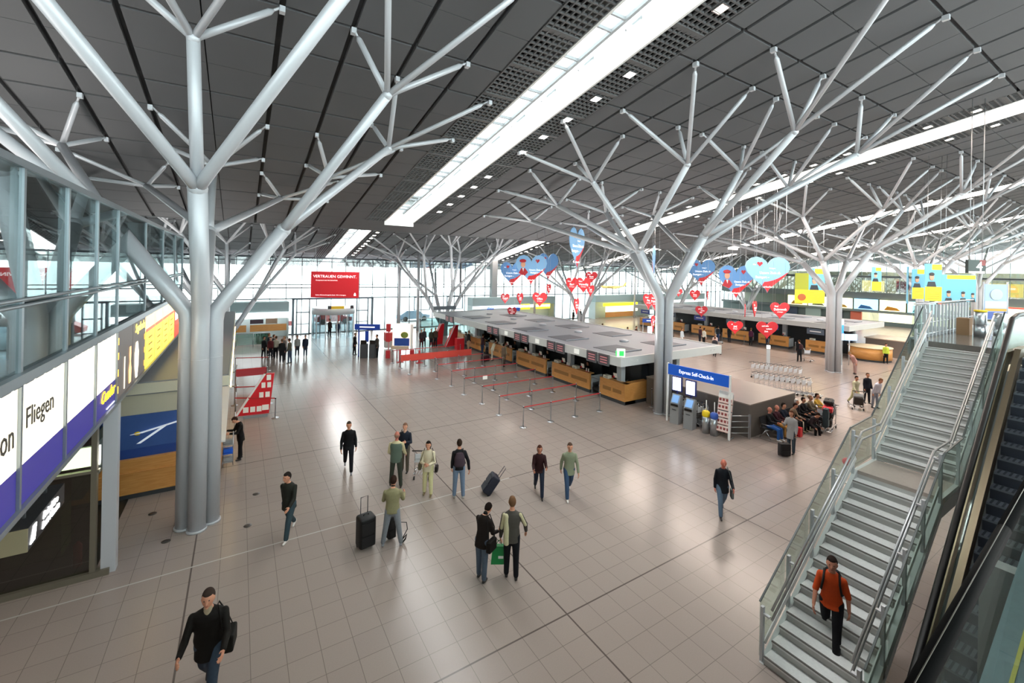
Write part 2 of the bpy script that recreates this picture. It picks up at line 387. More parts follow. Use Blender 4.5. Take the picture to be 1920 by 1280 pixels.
for si, c in enumerate(LITS, 1):
    if si == 0: continue
    for side in ((1,) if si == 1 else (-1, 1)):
        x = c+1.76 if side == 1 else c-1.43
        for k in range(17):
            y = 2.1+k*1.56
            if (k % 6) == 4: continue
            lab = 'small square downlight in the %s grille of %s' % ('right' if side > 0 else 'left', SIDE[si])
            g = 'downlights in the %s grille of %s' % ('right' if side > 0 else 'left', SIDE[si])
            if first: o = dl0; o.location = (x, y, zr(y)-.02); o['label'] = lab; o['group'] = g; first = False
            else: o = dup(dl0, (x, y, zr(y)-.02), label=lab, group=g)
            o.rotation_euler.x = math.atan(-.182)
    if si < 4:
        for k in range(10):
            y = 40+k*1.1
            g = 'downlights beside %s in the rear roof' % SIDE[si]
            o = dup(dl0, (c+1.76, y, zr2(y)-.02), label='small downlight beside %s, in the rear roof' % SIDE[si].replace('the ', 'the rear part of the ', 1), group=g)
            o['label'] = 'small downlight beside %s, far rear roof' % SIDE[si]
            o.rotation_euler.x = math.atan(-.19)
def spot(x, y, z, w, colr=(1, .82, .68), ang=130, blend=.6, size=.45, tgt=None):
    l = bpy.data.lights.new('downlight_beam', 'SPOT'); l.energy = w; l.color = colr; l.spot_size = math.radians(ang); l.spot_blend = blend; l.shadow_soft_size = size
    o = bpy.data.objects.new('downlight_beam', l); COL.objects.link(o); o.location = (x, y, z)
    if tgt: o.rotation_euler = (Vector(tgt)-Vector((x, y, z))).to_track_quat('-Z', 'Y').to_euler()
    return o
def down_fill(x, y, z, sx, sy, w, sl, colr=(1, .81, .69)):     # added downward area fill, mostly inside the roof-light wells
    l = bpy.data.lights.new('down_fill', 'AREA'); l.shape = 'RECTANGLE'; l.size = sx; l.size_y = sy; l.energy = w; l.color = colr
    o = bpy.data.objects.new('down_fill', l); COL.objects.link(o); o.location = (x, y, z); o.rotation_euler = (math.atan(sl), 0, 0)
for si, c in enumerate(LITS, 1):
    if si == 1: down_fill(c+.15, 12.3, zr(12.3)+.5, 1.5, 31, 750, -.182, (1, .95, .92)); down_fill(c+.15, 47, zr2(47)+.5, 1.5, 17, 500, -.19, (1, .95, .92))
    if si >= 2: down_fill(c+.15, 12.3, zr(12.3)+.45, 1.6, 31, 2600, -.182); down_fill(c+.15, 47, zr2(47)+.45, 1.6, 17, 700, -.19)
def uplight(x, y, z, sx, sy, w, colr=(1, .95, .9)):      # added upward area strips without fittings, put in to brighten the roof
    l = bpy.data.lights.new('roof_fill', 'AREA'); l.shape = 'RECTANGLE'; l.size = sx; l.size_y = sy; l.energy = w; l.color = colr
    o = bpy.data.objects.new('roof_fill', l); COL.objects.link(o); o.location = (x, y, z); o.rotation_euler = (PI, 0, 0)
for a in ((17.2, 27, 3.0, .3, 22, 450), (23.8, 27, 3.0, .3, 22, 450), (-5.5, 8, 8.7, .3, 26, 350), (45, 28, 3.0, .3, 20, 450), (51, 28, 3.0, .3, 20, 450), (9, -1.0, 5.5, 18, .3, 300), (28, -2, 5.5, 18, .3, 300), (-3.5, 34, 3.6, .3, 12, 300), (79, 15, 4.9, .3, 40, 700)): uplight(*a)
down_fill(-5.4, 6, 8.35, .25, 16, 260, 0, (1, .97, .92))  # lounge lamps behind the gallery glass
down_fill(-5.5, 8, 3.7, 3, 8, 40, 0)
# ================================================================ LEFT GALLERY BUILDING (x = -2.44)
GX = -2.44
ALU = mat('aluminium_frame', '8f969b', .35, .6)
PURP = mat('purple_lit', '2a236c', .4, emit='3a3090', es=.35); CREAM = lit('fff6dc', .95)
m = M(); m.box(-12, GX-.05, -14, 27, 5.3, 5.6); m.box(-12, GX-.05, -14, 27, 3.82, 3.9); struct('slab', m, mat('slab_grey', '6f6f6c', .7))
m = M(); m.box(GX-.02, GX+.1, -6, 27, 5.58, 5.72, 0); m.box(GX-.02, GX+.08, -6, 27, 3.84, 3.92, 0)
for k in range(40): m.box(GX+.02, GX+.09, 4+.35*k, 4.25+.35*k, 5.565, 5.60, 1)
struct('trim_4', m, [ALU, DGREY])
mull = [13.5-1.76*k for k in range(12)][::-1]
g = M(); g.box(GX-.015, GX+.015, -5.86, 27, 5.72, 8.42)
refl = glassmat('reflective_gallery_glass', 'c3cccc', .36, .015, 'e4ecee')
w3 = struct('window_3', g, refl)
m = M()
for y in mull + [17.0, 20.5, 24.0, 27.0]: m.box(GX-.09, GX+.04, y-.035, y+.035, 5.7, 8.45)
m.box(GX-.09, GX+.05, -6, 27, 8.4, 8.5)
for z in (6.6, 6.68): m.tube((GX+.06, -6, z), (GX+.06, 27, z), .025, n=8)
struct('window_frame', m, ALU, w3)
m = M(); m.box(-9.1, -9, -14, 27, 5.6, 8.5); m.box(-7.2, -6.6, 6, 7.4, 5.6, 8.0); m.box(-7.5, -7.1, 11, 13, 5.6, 7.6); struct('wall_gallery', m, mat('gallery_wall', '9b9894', .7))
m = M(); m.box(-5.2, -4.2, 13.8, 14.6, 5.6, 7.3, 0); m.box(-5.15, -4.25, 13.78, 13.8, 5.9, 6.4, 1)
tag(m.out('display_cabinet', [DGREY, LGREY]), 'dark display cabinet standing behind the gallery glass', 'cabinet')
m = M(); m.box(GX-.34, GX-.1, 16.6, 17.1, 5.72, 8.35, 0); m.box(GX-.1, GX-.05, 16.65, 16.85, 5.72, 8.35, 0); struct('trim_5', m, PAINT)
# light boxes of the fascia
ys = [2.94, 4.7, 6.46, 8.22, 9.98, 11.74, 13.5]
names = ['second-nearest', 'cropped at the left edge of the frame', 'with the dark letters tion', 'with the dark letters Fliegen', 'plain cream with no letters above its purple band', 'with the yellow logo word on its purple band']
for i in range(6):
    a, b = ys[i]+.03, ys[i+1]-.03
    lab = ['backlit cream fascia panel just outside the left frame edge', 'backlit cream fascia panel cut by the left frame edge', 'backlit cream fascia panel ending in the dark letters tion', 'backlit cream fascia panel with the dark word Fliegen', 'backlit cream fascia panel without lettering, above a purple band', 'backlit cream fascia panel with a yellow word on its purple band'][i]
    t = thing('fascia_light_box', lab, 'sign', (GX, (a+b)/2, 3.92), group='backlit panels along the left gallery fascia'); h = (b-a)/2
    m = M(); m.box(-.1, .0, -h, h, 0, 1.64); m.box(-.1, .05, h, h+.06, -.05, 1.66); m.out('housing', ALU, t)
    m = M(); m.box(0, .02, -h+.02, h-.02, .54, 1.64); m.out('cream_panel', CREAM, t)
    m = M(); m.box(0, .02, -h+.02, h-.02, .0, .54); m.out('purple_band', PURP, t)
    DK = ctr('3c3630')
    if i == 2: text('tion', .48, DK, t, (.03, h-.12, 1.02), (PI/2, 0, PI/2), align='RIGHT', sx=.8)
    if i == 3: text('Fliegen', .4, DK, t, (.03, -h+.15, 1.12), (PI/2, 0, PI/2), align='LEFT', sx=.95)
    if i == 1: text('condor.com', .3, lit('f4f4ff', 2), t, (.03, 0, .25), (PI/2, 0, PI/2), align='CENTER', shear=.2)
    if i == 5:
        text('Condor', .36, lit('ffcf1e', 2.2), t, (.03, h-.1, .36), (PI/2, 0, PI/2), align='RIGHT', shear=.3)
        text('................', .2, lit('f4f4ff', 2), t, (.03, h-.1, .1), (PI/2, 0, PI/2), align='RIGHT')
# dark poster with vases and yellow word
t = thing('light_box_poster', 'dark backlit poster with pale glasses and a yellow word', 'poster', (GX, 15.35, 3.92))
m = M(); m.box(-.1, .0, -1.8, 1.82, 0, 1.64); m.out('housing', ALU, t)
m = M(); m.box(0, .02, -1.8, -.02, 0, 1.64); m.box(0, .02, .02, 1.8, 0, 1.64); m.out('dark_panel', lit('4a4340', .8), t)
def blob(par, y, z, prof, c, nm='glass_picture'):
    m = M(); P = [(.03, y+r, z+h) for r, h in prof] + [(.03, y-r, z+h) for r, h in prof[::-1]]; m.ext(P, (.004, 0, 0)); m.out(nm, c, par)
blob(t, -1.0, .1, [(.05, 0), (.05, .8)], lit('e9dcc0', 1.2)); blob(t, -.35, .1, [(.12, 0), (.16, .35), (.06, .55), (.1, .75), (.08, .95)], lit('f0b071', 1.4))
blob(t, .5, .05, [(.1, 0), (.26, .35), (.27, .7), (.12, 1.0)], lit('f5e6c8', 1.6)); blob(t, .5, .3, [(.05, 0), (.12, .3), (.05, .6)], lit('7d6a5c', .9))
text('Segafredo', .34, lit('ffe95a', 2), t, (.03, .95, 1.42), (PI/2, .0, PI/2), shear=.3)
for yy in (-1.7, 1.68):
    for zz in (.15, .55, .95, 1.3): blob(t, yy, zz, [(.05, 0), (.05, .16)], lit('ffb638', 2), 'amber_mark')
# yellow panels
for i in range(5):
    y0 = 17.25+1.72*i; red = i == 4
    lab = ['nearest yellow backlit panel with red header, next to the dark poster', 'second yellow backlit panel with a white mark in its red header', 'third yellow backlit panel along the gallery fascia', 'fourth yellow backlit panel, next to the red one', 'narrow red backlit panel at the far end of the yellow ones'][i]
    t = thing('fascia_light_box', lab, 'sign', (GX, y0+.84, 3.92), group='yellow and red panels on the gallery fascia')
    m = M(); m.box(-.1, 0, -.85, .84, 0, 1.64); m.out('housing', ALU, t)
    m = M(); m.box(0, .02, -.82, .82, 0, 1.15 if not red else 1.64); m.out('panel', lit('ffe14a', .9) if not red else lit('f03a22', 1.3), t)
    if not red:
        m = M(); m.box(0, .02, -.82, .82, 1.15, 1.64); m.out('header', lit('ffd9a0', .9), t); m = M(); m.box(.02, .025, -.82, .82, 1.1, 1.2); m.out('red_line', lit('e8543a', 1.4), t)
        if i == 1: m = M(); m.box(.02, .03, -.3, .5, 1.25, 1.5); m.out('logo', lit('ffffff', 2.5), t)
        m = M()
        for q in range(4): m.box(.02, .024, -.3, .35, .2+.22*q, .24+.22*q)
        m.out('small_print', ctr('b5872a'), t)
    else:
        m = M(); m.box(.02, .025, -.5, .5, .7, 1.1); m.out('white_mark', lit('ffffff', 2.5), t)
# ground floor shop below
DOLV = mat('shop_dark', '2d2f22', .6); SHG = glassmat('shop_glass', '8f988a', .10)
m = M(); m.box(-12, GX-.2, 18.5, 18.7, 0, 3.82, 0); m.box(-12, GX-.3, 13.45, 34, -.02, .012, 1); m.box(-4.9, -3.55, 14.6, 15.3, 0, 3.82, 2); m.box(-3.3, -3.1, 14.2, 18.4, 1.5, 2.4, 3); m.box(-7.5, -5.8, 14.6, 14.8, 0, 3.5, 0)
struct('wall_shop', m, [DOLV, mat('shop_floor', '22231c', .5), mat('olive_pillar', '5f6a3c', .7), mat('teal_grey', '4d5a56', .6)])
g = M(); g.box(-12, GX-.25, 13.39, 13.41, .12, 3.8); w4 = struct('window_4', g, SHG)
m = M(); m.box(-12, GX, 13.3, 13.5, 0, .13, 0); m.box(GX-.34, GX-.24, 13.32, 13.48, 0, 3.84, 0); m.box(-5.6, -5.5, 13.34, 13.46, 0, 3.84, 0); m.box(-12, GX-.2, 13.34, 13.46, 2.38, 2.44, 0)
struct('window_frame', m, mat('bronze_frame', '7d7768', .4, .4), w4)
m = M(); m.box(GX-.16, GX+.1, 13.38, 13.62, 0, 3.86); struct('trim_6', m, PAINT)
t = thing('shop_light_panel', 'white glowing panel above the dark shop front under the gallery', 'light', (-3.45, 13.55, 2.48)); m = M(); m.box(-.75, .75, 0, .06, 0, .42); m.out('diffuser', lit('fffbe8', 12), t); m = M(); m.box(-.78, .78, .06, .1, -.03, .45); m.out('housing', ALU, t)
t = thing('hanging_sign_box', 'dark hanging box sign with white italic letters below the purple band', 'sign', (-2.88, 10.45, 2.68))
m = M(); m.box(-.17, .17, -.82, .82, 0, .36); m.out('box', mat('sign_anthracite', '2a2c30', .4), t)
m = M(); m.box(-.17, .17, -.84, -.82, 0, .36); m.out('end_cap', mat('beige_cap', 'a39a7c', .5), t)
text('Reisebüro', .17, lit('ffffff', 5), t, (.175, .12, .25), (PI/2, 0, PI/2), shear=.3); text('Last Minute', .17, lit('ffffff', 5), t, (.175, .14, .1), (PI/2, 0, PI/2), shear=.3)
m = M(); m.ext([(.172, -.74, .06), (.172, -.56, .06), (.172, -.5, .3), (.172, -.62, .3)], (.006, 0, 0)); m.out('logo', lit('ffffff', 5), t)
m = M(); m.tube((0, -.4, .36), (0, -.4, 1.16), .025, n=8); m.tube((0, .5, .36), (0, .5, 1.16), .025, n=8); m.out('hanger', ALU, t)
t = thing('fire_extinguisher', 'red fire extinguisher standing behind the dark shop glass', 'extinguisher', (-3.12, 14.0, 0)); m = M(); m.lathe([(.075, 0), (.08, .05), (.08, .5), (.03, .58), (.03, .64)], n=14); m.out('cylinder', RED, t); m = M(); m.tube((0, 0, .62), (.1, 0, .7), .015, n=6); m.box(-.03, .03, -.03, .03, .62, .7); m.out('valve', BLACK, t)
# ticket counter volume beyond, with the aeroplane wall
CB = -.62
m = M(); m.box(-9, CB, 17.4, 17.5, 0, 3.1, 0); m.box(CB-.1, CB, 17.5, 40, 0, 1.1, 0); m.box(-9, CB+.35, 17.35, 40, 3.1, 3.5, 1); m.box(-9, -8.9, 17.5, 40, 0, 3.1, 2)
struct('wall_counter', m, [mat('counter_cream', 'c9c3ac', .6), mat('counter_roof', '8a8d90', .6), LGREY])
m = M(); m.box(CB+.36, CB+.4, 17.3, 40, 3.14, 3.46); m.box(-9, CB+.36, 17.3, 17.34, 3.14, 3.46); struct('trim_7', m, mat('cream_strip', 'd8d3bd', .5))
t = thing('aeroplane_mural', 'blue wall poster with a white airliner in flight, under the gallery', 'poster', (-3.2, 17.34, 1.2))
m = M(); m.box(-2.6, 2.55, 0, .05, 0, 1.3, 0); m.out('blue_panel', mat('mural_blue', '3f5f9f', .45, noise=.15, scale=1.5), t)
m = M(); m.box(-2.6, 2.55, -.01, 0, 0, .28); m.out('dark_blue_band', mat('mural_band', '2c4b94', .45), t)
AC = lit('dfe6ee', .25)
m = M(); m.path([(.45, -.03, .72), (.75, -.03, .76), (1.7, -.03, .98), (2.1, -.03, 1.1)], [.02, .09, .09, .02], 10, flat=.2); m.ext([(1.2, -.02, .85), (1.35, -.02, .88), (.7, -.02, .42), (.6, -.02, .42)], (0, -.01, 0)); m.ext([(1.9, -.02, 1.05), (2.1, -.02, 1.1), (2.15, -.02, 1.3), (2.05, -.02, 1.28)], (0, -.01, 0)); m.out('aeroplane_picture', AC, t)
m = M(); m.sph((.62, -.04, .74), (.08, .02, .06), 10, 6); m.out('nose_logo', YEL, t)
m = M(); m.box(-9, CB+.02, 17.2, 17.36, .15, 1.2, 0); m.box(-3.6, CB+.02, 17.15, 17.2, .78, .82, 0); m.box(-9, CB+.02, 17.24, 17.36, 0, .15, 1)
tag(m.out('wooden_counter_front', [MATS['wood'], DGREY]), 'warm brown wooden counter wall under the aeroplane poster', 'counter')
m = M(); m.box(CB, CB+.18, 17.6, 32, .12, 1.15, 0); m.box(CB, CB+.1, 17.6, 32, 0, .12, 1); m.box(CB-.02, CB+.3, 17.6, 32, 1.15, 1.2, 2)
tag(m.out('long_ticket_counter', [MATS['wood'], DGREY, WHITE]), 'long wooden ticket counter edge seen beyond the nearest tree column', 'counter')
m = M(); m.box(CB+.4, CB+.44, 17.6, 34, 3.0, 3.05); tag(m.out('warm_light_strip', lit('ffd58a', 6)), 'thin warm light strip running along the ticket counter roof edge', 'light')
t = thing('blue_magazine_rack', 'small blue and grey rack at the ticket counter corner right of the tree', 'rack', (-.25, 18.2, 0))
for i in range(3): m = M(); m.box(-.15, .15, -.2, .2, .25+.3*i, .29+.3*i); m.ob((0, -.05, .36+.3*i), (.26, .2, .12)); m.out('shelf', BLUE if i == 1 else MGREY, t)
m = M(); m.tube((-.15, .2, 0), (-.15, .2, 1.2), .015); m.tube((.15, .2, 0), (.15, .2, 1.2), .015); m.out('frame', STEEL, t)
for (x, y) in ((-2.0, 15.9), (-1.5, 14.15), (.55, 15.7), (.3, 13.9)):
    m = M(); m.lathe([(.09, 0), (.1, .004), (.1, .008), (.05, .012)], (0, 0, 0), 20); tag(m.out('floor_ring', mat('ring_dark', '565350', .4, .5), loc=(x, y, 0)), 'small dark round floor cap near the foot of the nearest tree', 'floor cap', 'round floor caps around the nearest tree')
# ================================================================ STAIRCASE, ESCALATOR, UPPER GALLERY
def zs(x):
    if x < 12.28: return max(0, (x-8.3)*.6734)
    if x < 13.38: return 2.68
    return 2.68+(x-13.38)*.7275
YL, YR = 4.22, 2.85
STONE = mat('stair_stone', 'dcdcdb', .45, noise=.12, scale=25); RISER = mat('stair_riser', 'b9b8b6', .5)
t = thing('staircase', 'wide grey stone staircase with a middle landing rising to the gallery', 'staircase', (8.3, 3.5, 0))
x = 8.3; z = 0; rise = 2.68/16
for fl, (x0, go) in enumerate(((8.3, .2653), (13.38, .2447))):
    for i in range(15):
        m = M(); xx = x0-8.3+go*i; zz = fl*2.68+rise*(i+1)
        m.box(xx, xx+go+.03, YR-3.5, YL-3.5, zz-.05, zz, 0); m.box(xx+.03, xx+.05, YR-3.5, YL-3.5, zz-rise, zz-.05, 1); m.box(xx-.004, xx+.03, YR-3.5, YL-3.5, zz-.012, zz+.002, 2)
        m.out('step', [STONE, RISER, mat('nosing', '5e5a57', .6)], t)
m = M(); m.box(3.98, 5.08, YR-3.5, YL-3.5, 2.6, 2.68, 0); m.box(3.98, 4.05, YR-3.5, YL-3.5, 2.5, 2.6, 1); m.out('landing', [mat('landing_stone', 'a69a92', .35, noise=.1, scale=20), RISER], t)
for yy in (YL-3.5, YR-3.5-.08):
    m = M(); pts = [(0, 0), (3.98, 2.68), (5.08, 2.68), (8.75, 5.35), (8.75, 4.9), (5.3, 2.3), (3.9, 2.3), (.55, 0)]
    m.ext([(a, yy, b) for a, b in pts], (0, .08, 0)); m.out('stringer', mat('stringer_light', 'c3c5c4', .5), t)
def balustrade(y, out, lab):
    t = thing('stair_balustrade', lab, 'railing', (8.3, y, 0))
    xs = [8.36, 9.3, 10.25, 11.2, 12.2, 13.4, 14.35, 15.3, 16.25, 17.0]
    for a, b in zip(xs, xs[1:]):
        m = M(); za, zb = zs(a), zs(b); ho = 1.02
        m.ext([(a-8.3+.03, out*.06, za+.0), (b-8.3-.03, out*.06, zb+.0), (b-8.3-.03, out*.06, zb+ho), (a-8.3+.03, out*.06, za+ho)], (0, .015, 0)); m.out('glass_panel', RAILG, t)
        m = M(); m.bar((a-8.3, out*.06, za+ho+.01), (b-8.3, out*.06, zb+ho+.01), .03, .02); m.out('edge_strip', mat('seal', '4b5150', .4), t)
    for a in xs:
        m = M(); z = zs(a); m.box(a-8.3-.035, a-8.3+.035, -.02, .03, z-.25 if z > .3 else 0, z+.98); m.box(a-8.3-.03, a-8.3+.03, -.12*(1 if out > 0 else -1)-.01, .02, z+.84, z+.87); m.out('post', PAINT, t)
    for dz in (.92, .74):
        P = [(a-8.3, -out*.13, zs(a)+dz) for a in (8.42, 12.28, 13.38, 17.0)]
        m = M(); m.path(P, .022, 10); m.out('handrail', mat('satin_steel', 'b4b4b6', .38, .8), t)
    m = M(); P = [(8.36, .42), (12.28, .42), (13.38, .42), (17, .42)]
    for a, b in (((8.4), (12.28)), ((13.38), (17.0))): m.bar((a-8.3, -out*.02, zs(a)+.28), (b-8.3, -out*.02, zs(b)+.28), .02, .1)
    m.out('lower_rail', WHITE, t)
    return t
balustrade(YL+.06, 1, 'glass and steel balustrade along the left side of the staircase')
balustrade(YR-.06, -1, 'glass and steel balustrade between staircase and escalator')
# escalator
def ze(x): return min(max(0, (x-9.0)*.85), 5.35)
t = thing('escalator', 'escalator with ribbed grey steps, dark handrail and bronze side panels', 'escalator', (9.0, 1.7, 0))
for i in range(24):
    x0 = i*.2655; z1 = .2257*(i+1)
    m = M(); m.box(x0, x0+.28, -.5, .45, z1-.04, z1, 0); m.box(x0, x0+.02, -.5, .45, z1-.23, z1-.04, 1)
    for q in range(12): m.box(x0+.002, x0+.27, -.48+q*.078, -.45+q*.078, z1, z1+.008, 1)
    m.out('step', [mat('escalator_tread', '7b838f', .35, .6), mat('escalator_riser', '444a55', .4, .6)], t)
for s, y in ((1, .5), (-1, -.55)):
    BR = mat('bronze_panel', '8d7a66', .32, .7)
    m = M(); P = [(-.9, 0), (0, 0), (6.3, 5.35), (8, 5.35), (8, 5.6), (6.2, 5.6), (-.1, .25), (-.9, .25)]
    m.ext([(a, y-.02, b) for a, b in P], (0, .1, 0)); m.out('skirt', BR, t)
    m = M(); P = [(-.9, .25), (-.1, .25), (6.2, 5.6), (8, 5.6), (8, 6.2), (6.1, 6.2), (-.2, .86), (-.9, .86)]
    m.ext([(a, y+s*.1, b) for a, b in P], (0, .02, 0)); m.out('glass_side', RAILG, t)
    m = M(); P = [(-.9, 0), (0, 0), (6.3, 5.2), (8, 5.2), (8, 5.5), (6.2, 5.5), (-.1, .2), (-.9, .2)]
    m.ext([(a, y+s*.18, b) for a, b in P], (0, .1*s, 0)); m.out('outer_deck', BR, t)
    m = M(); m.path([(-.95, y+s*.11, .35), (-1.05, y+s*.11, .62), (-.9, y+s*.11, .92), (-.25, y+s*.11, .93), (6.1, y+s*.11, 6.29), (6.6, y+s*.11, 6.36), (8, y+s*.11, 6.36)], .052, 12); m.out('handrail', BLACK, t)
m = M(); m.ext([(-.6, -.75, -.0), (.3, -.75, 0), (6.6, -.75, 5.0), (8, -.75, 5.0), (8, -.75, 4.1), (6.6, -.75, 4.1), (1.7, -.75, 0)], (0, 1.5, 0)); m.out('truss_cladding', mat('truss_grey', '6b6f72', .5), t)
# second escalator side seen through the near rail
t = thing('escalator', 'blue-grey escalator flank with a yellow safety line at the bottom right corner', 'escalator', (2.2, .95, 0))
m = M(); m.ext([(.4, -.5, 2.2), (6.5, -.5, 4.4), (6.5, -.5, 4.1), (.4, -.5, 1.9)], (0, .62, 0)); m.out('deck', mat('blue_grey_deck', '5d737b', .45, .2, noise=.2, scale=14), t)
m = M(); m.ext([(.4, -.07, 2.205), (6.5, -.07, 4.405), (6.5, -.07, 4.41), (.4, -.07, 2.21)], (0, .03, 0)); m.out('safety_line', mat('yellow_line', 'c8c04a', .5), t)
m = M(); m.box(.7, .9, -.4, .4, 0, 2.2); m.box(5.2, 5.4, -.4, .4, 0, 3.9); m.out('support', MGREY, t)
# gallery floors
m = M(); m.box(17.1, 40, -13.7, 4.62, 5.0, 5.35, 0); struct('floor_gallery', m, [mat('gallery_stone', '6f6a66', .15, noise=.1, scale=12)])
m = M(); m.box(-2.35, 17.1, -13.7, .3, 5.0, 5.35, 0); struct('slab_gallery', m, [mat('gallery_slab', '77736f', .4)])
m = M(); m.box(17.05, 40, 4.62, 4.68, 4.9, 5.4); struct('trim_8', m, ALU)
for (xx, yy) in ((20, -3), (30, 2), (39, -6), (5, -6), (12, -10)):
    pass
m = M()
for (xx, yy) in ((20, .2), (30, .2), (38, .2), (3, -4), (12, -4)): m.tube((xx, yy, 0), (xx, yy, 5.0), .22, n=16)
struct('pillar', m, PAINT)
# gallery edge railing at the stair head
t = thing('gallery_railing', 'upright-slat steel railing on the gallery edge left of the stair top', 'railing', (17.1, 4.55, 5.35))
for i in range(16):
    m = M(); x = .1+i*.36; m.box(x, x+.05, -.03, .03, 0, 1.0) ; m.out('upright', PAINT, t)
m = M(); m.tube((0, 0, 1.06), (6.2, 0, 1.06), .03); m.out('top_rail', CHROME, t)
m = M(); m.tube((0, 0, .45), (6.2, 0, .45), .015); m.tube((0, 0, .1), (6.2, 0, .1), .02); m.out('lower_rail', STEEL, t)
m = M(); m.box(0, 6.2, .04, .055, .1, 1.0); m.out('glass_panel', RAILG, t)
# the black handrail by the lens
t = thing('gallery_parapet', 'glass parapet with thick black handrail crossing the bottom right corner', 'railing', (1.0, .341, 5.2))
m = M(); m.path([(0, 0, 1.0), (1.6, .068, 1.0), (1.603, .068, 1.0), (1.615, .0685, 1.0), (1.618, .069, 1.0), (6.5, .277, 1.0)], [.021, .021, .018, .018, .021, .021], 14); m.out('handrail', mat('matt_black_rubber', '030303', .8, spec=.06), t)
m = M(); m.path([(0, .0, 1.0215), (1.6, .068, 1.0215), (6.5, .277, 1.0215)], .0015, 6); m.out('rail_seam', ctr('4a4238', .3), t)
m = M(); m.ext([(0, -.006, .0), (6.5, .271, .0), (6.5, .271, .97), (0, -.006, .97)], (0, .012, 0)); m.out('glass_panel', RAILG, t)
for i in range(4): m = M(); m.box(.1+2*i, .16+2*i, -.03+.085*i, -.01+.085*i, 0, .2); m.out('bracket', ALU, t)
# bins, box, board and signs on the gallery
def bin_(x, y, lab, h=.78, r=.15, z=5.35):
    t = thing('waste_bin', lab, 'bin', (x, y, z)); m = M(); m.lathe([(r, 0), (r, h*.5)], n=18); m.out('lower_drum', STEEL, t); m = M(); m.lathe([(r*.97, h*.5), (r*.97, h*.52), (r, h*.53), (r, h), (r*.8, h+.02)], n=18); m.out('upper_drum', STEEL, t); return t
bin_(20.1, 3.75, 'left steel waste bin on the gallery at the stair top, yellow-topped'); b = bin_(20.1, 3.32, 'right steel waste bin on the gallery below the framed notice board')
m = M(); m.lathe([(.16, 0), (.16, .05)], n=16); o = m.out('lid', YEL, bpy.data.objects['waste_bin'], (0, 0, .8))
m = M(); m.box(-.2, .2, -.15, .15, 0, .55); tag(m.out('carton', mat('cardboard', '8a6a4c', .8), loc=(20.3, 4.15, 5.35)), 'brown carton on the gallery floor beside the left bin', 'box')
t = thing('notice_board', 'framed blue and white notice board on two posts by the escalator top', 'board', (24.6, 4.2, 5.35), -YAW)
m = M(); m.tube((-.48, 0, 0), (-.48, 0, 1.75), .03); m.tube((.45, 0, 0), (.45, 0, 1.75), .03); m.out('post', PAINT, t)
m = M(); m.box(-.44, .42, -.02, .02, .3, 1.65, 0); m.out('panel', lit('8fa3c4', .35), t)
m = M(); m.box(-.42, .4, -.03, -.02, .75, 1.0); m.out('pale_band', ctr('e4e6ea'), t); m = M(); m.box(-.42, .4, -.03, -.02, .62, .72); m.out('orange_band', ctr('e8a23a'), t); m = M(); m.box(-.42, .4, -.03, -.02, .32, .6); m.out('blue_band', ctr('4f63a8'), t)
m = M(); m.sph((0, -.03, 1.25), (.25, .01, .22), 14, 8); m.out('map_picture', ctr('b9c4c0'), t)
t = thing('gate_number_sign', 'hanging dark square sign with a large white 4', 'sign', (24.6, 4.75, 7.42), -YAW)
m = M(); m.box(-.35, .35, -.06, .06, 0, .53); m.out('box', mat('sign_green_black', '2f3b36', .4), t); text('4', .5, lit('ffffff', 2.5), t, (.08, -.07, .25)); m = M(); m.box(-.33, .3, -.065, -.06, .0, .07); m.out('lower_strip', lit('fff3d8', 1.5), t); m = M(); m.box(.1, .33, -.064, -.06, .3, .52); m.out('red_patch', ctr('8f3f3c'), t)
m = M(); m.tube((-.25, 0, .53), (-.25, 0, 6.9), .012, n=6); m.tube((.25, 0, .53), (.25, 0, 6.9), .012, n=6); m.out('hanger', STEEL, t)
t = thing('red_sign', 'small dark red sign hanging at the right frame edge', 'sign', (27.2, 3.2, 7.0), -YAW); m = M(); m.box(-.6, .6, -.03, .03, 0, .3); m.out('panel', ctr('9c2a35'), t); m = M(); m.tube((-.4, 0, .3), (-.4, 0, 7.6), .01, n=6); m.tube((.4, 0, .3), (.4, 0, 7.6), .01, n=6); m.out('hanger', STEEL, t)
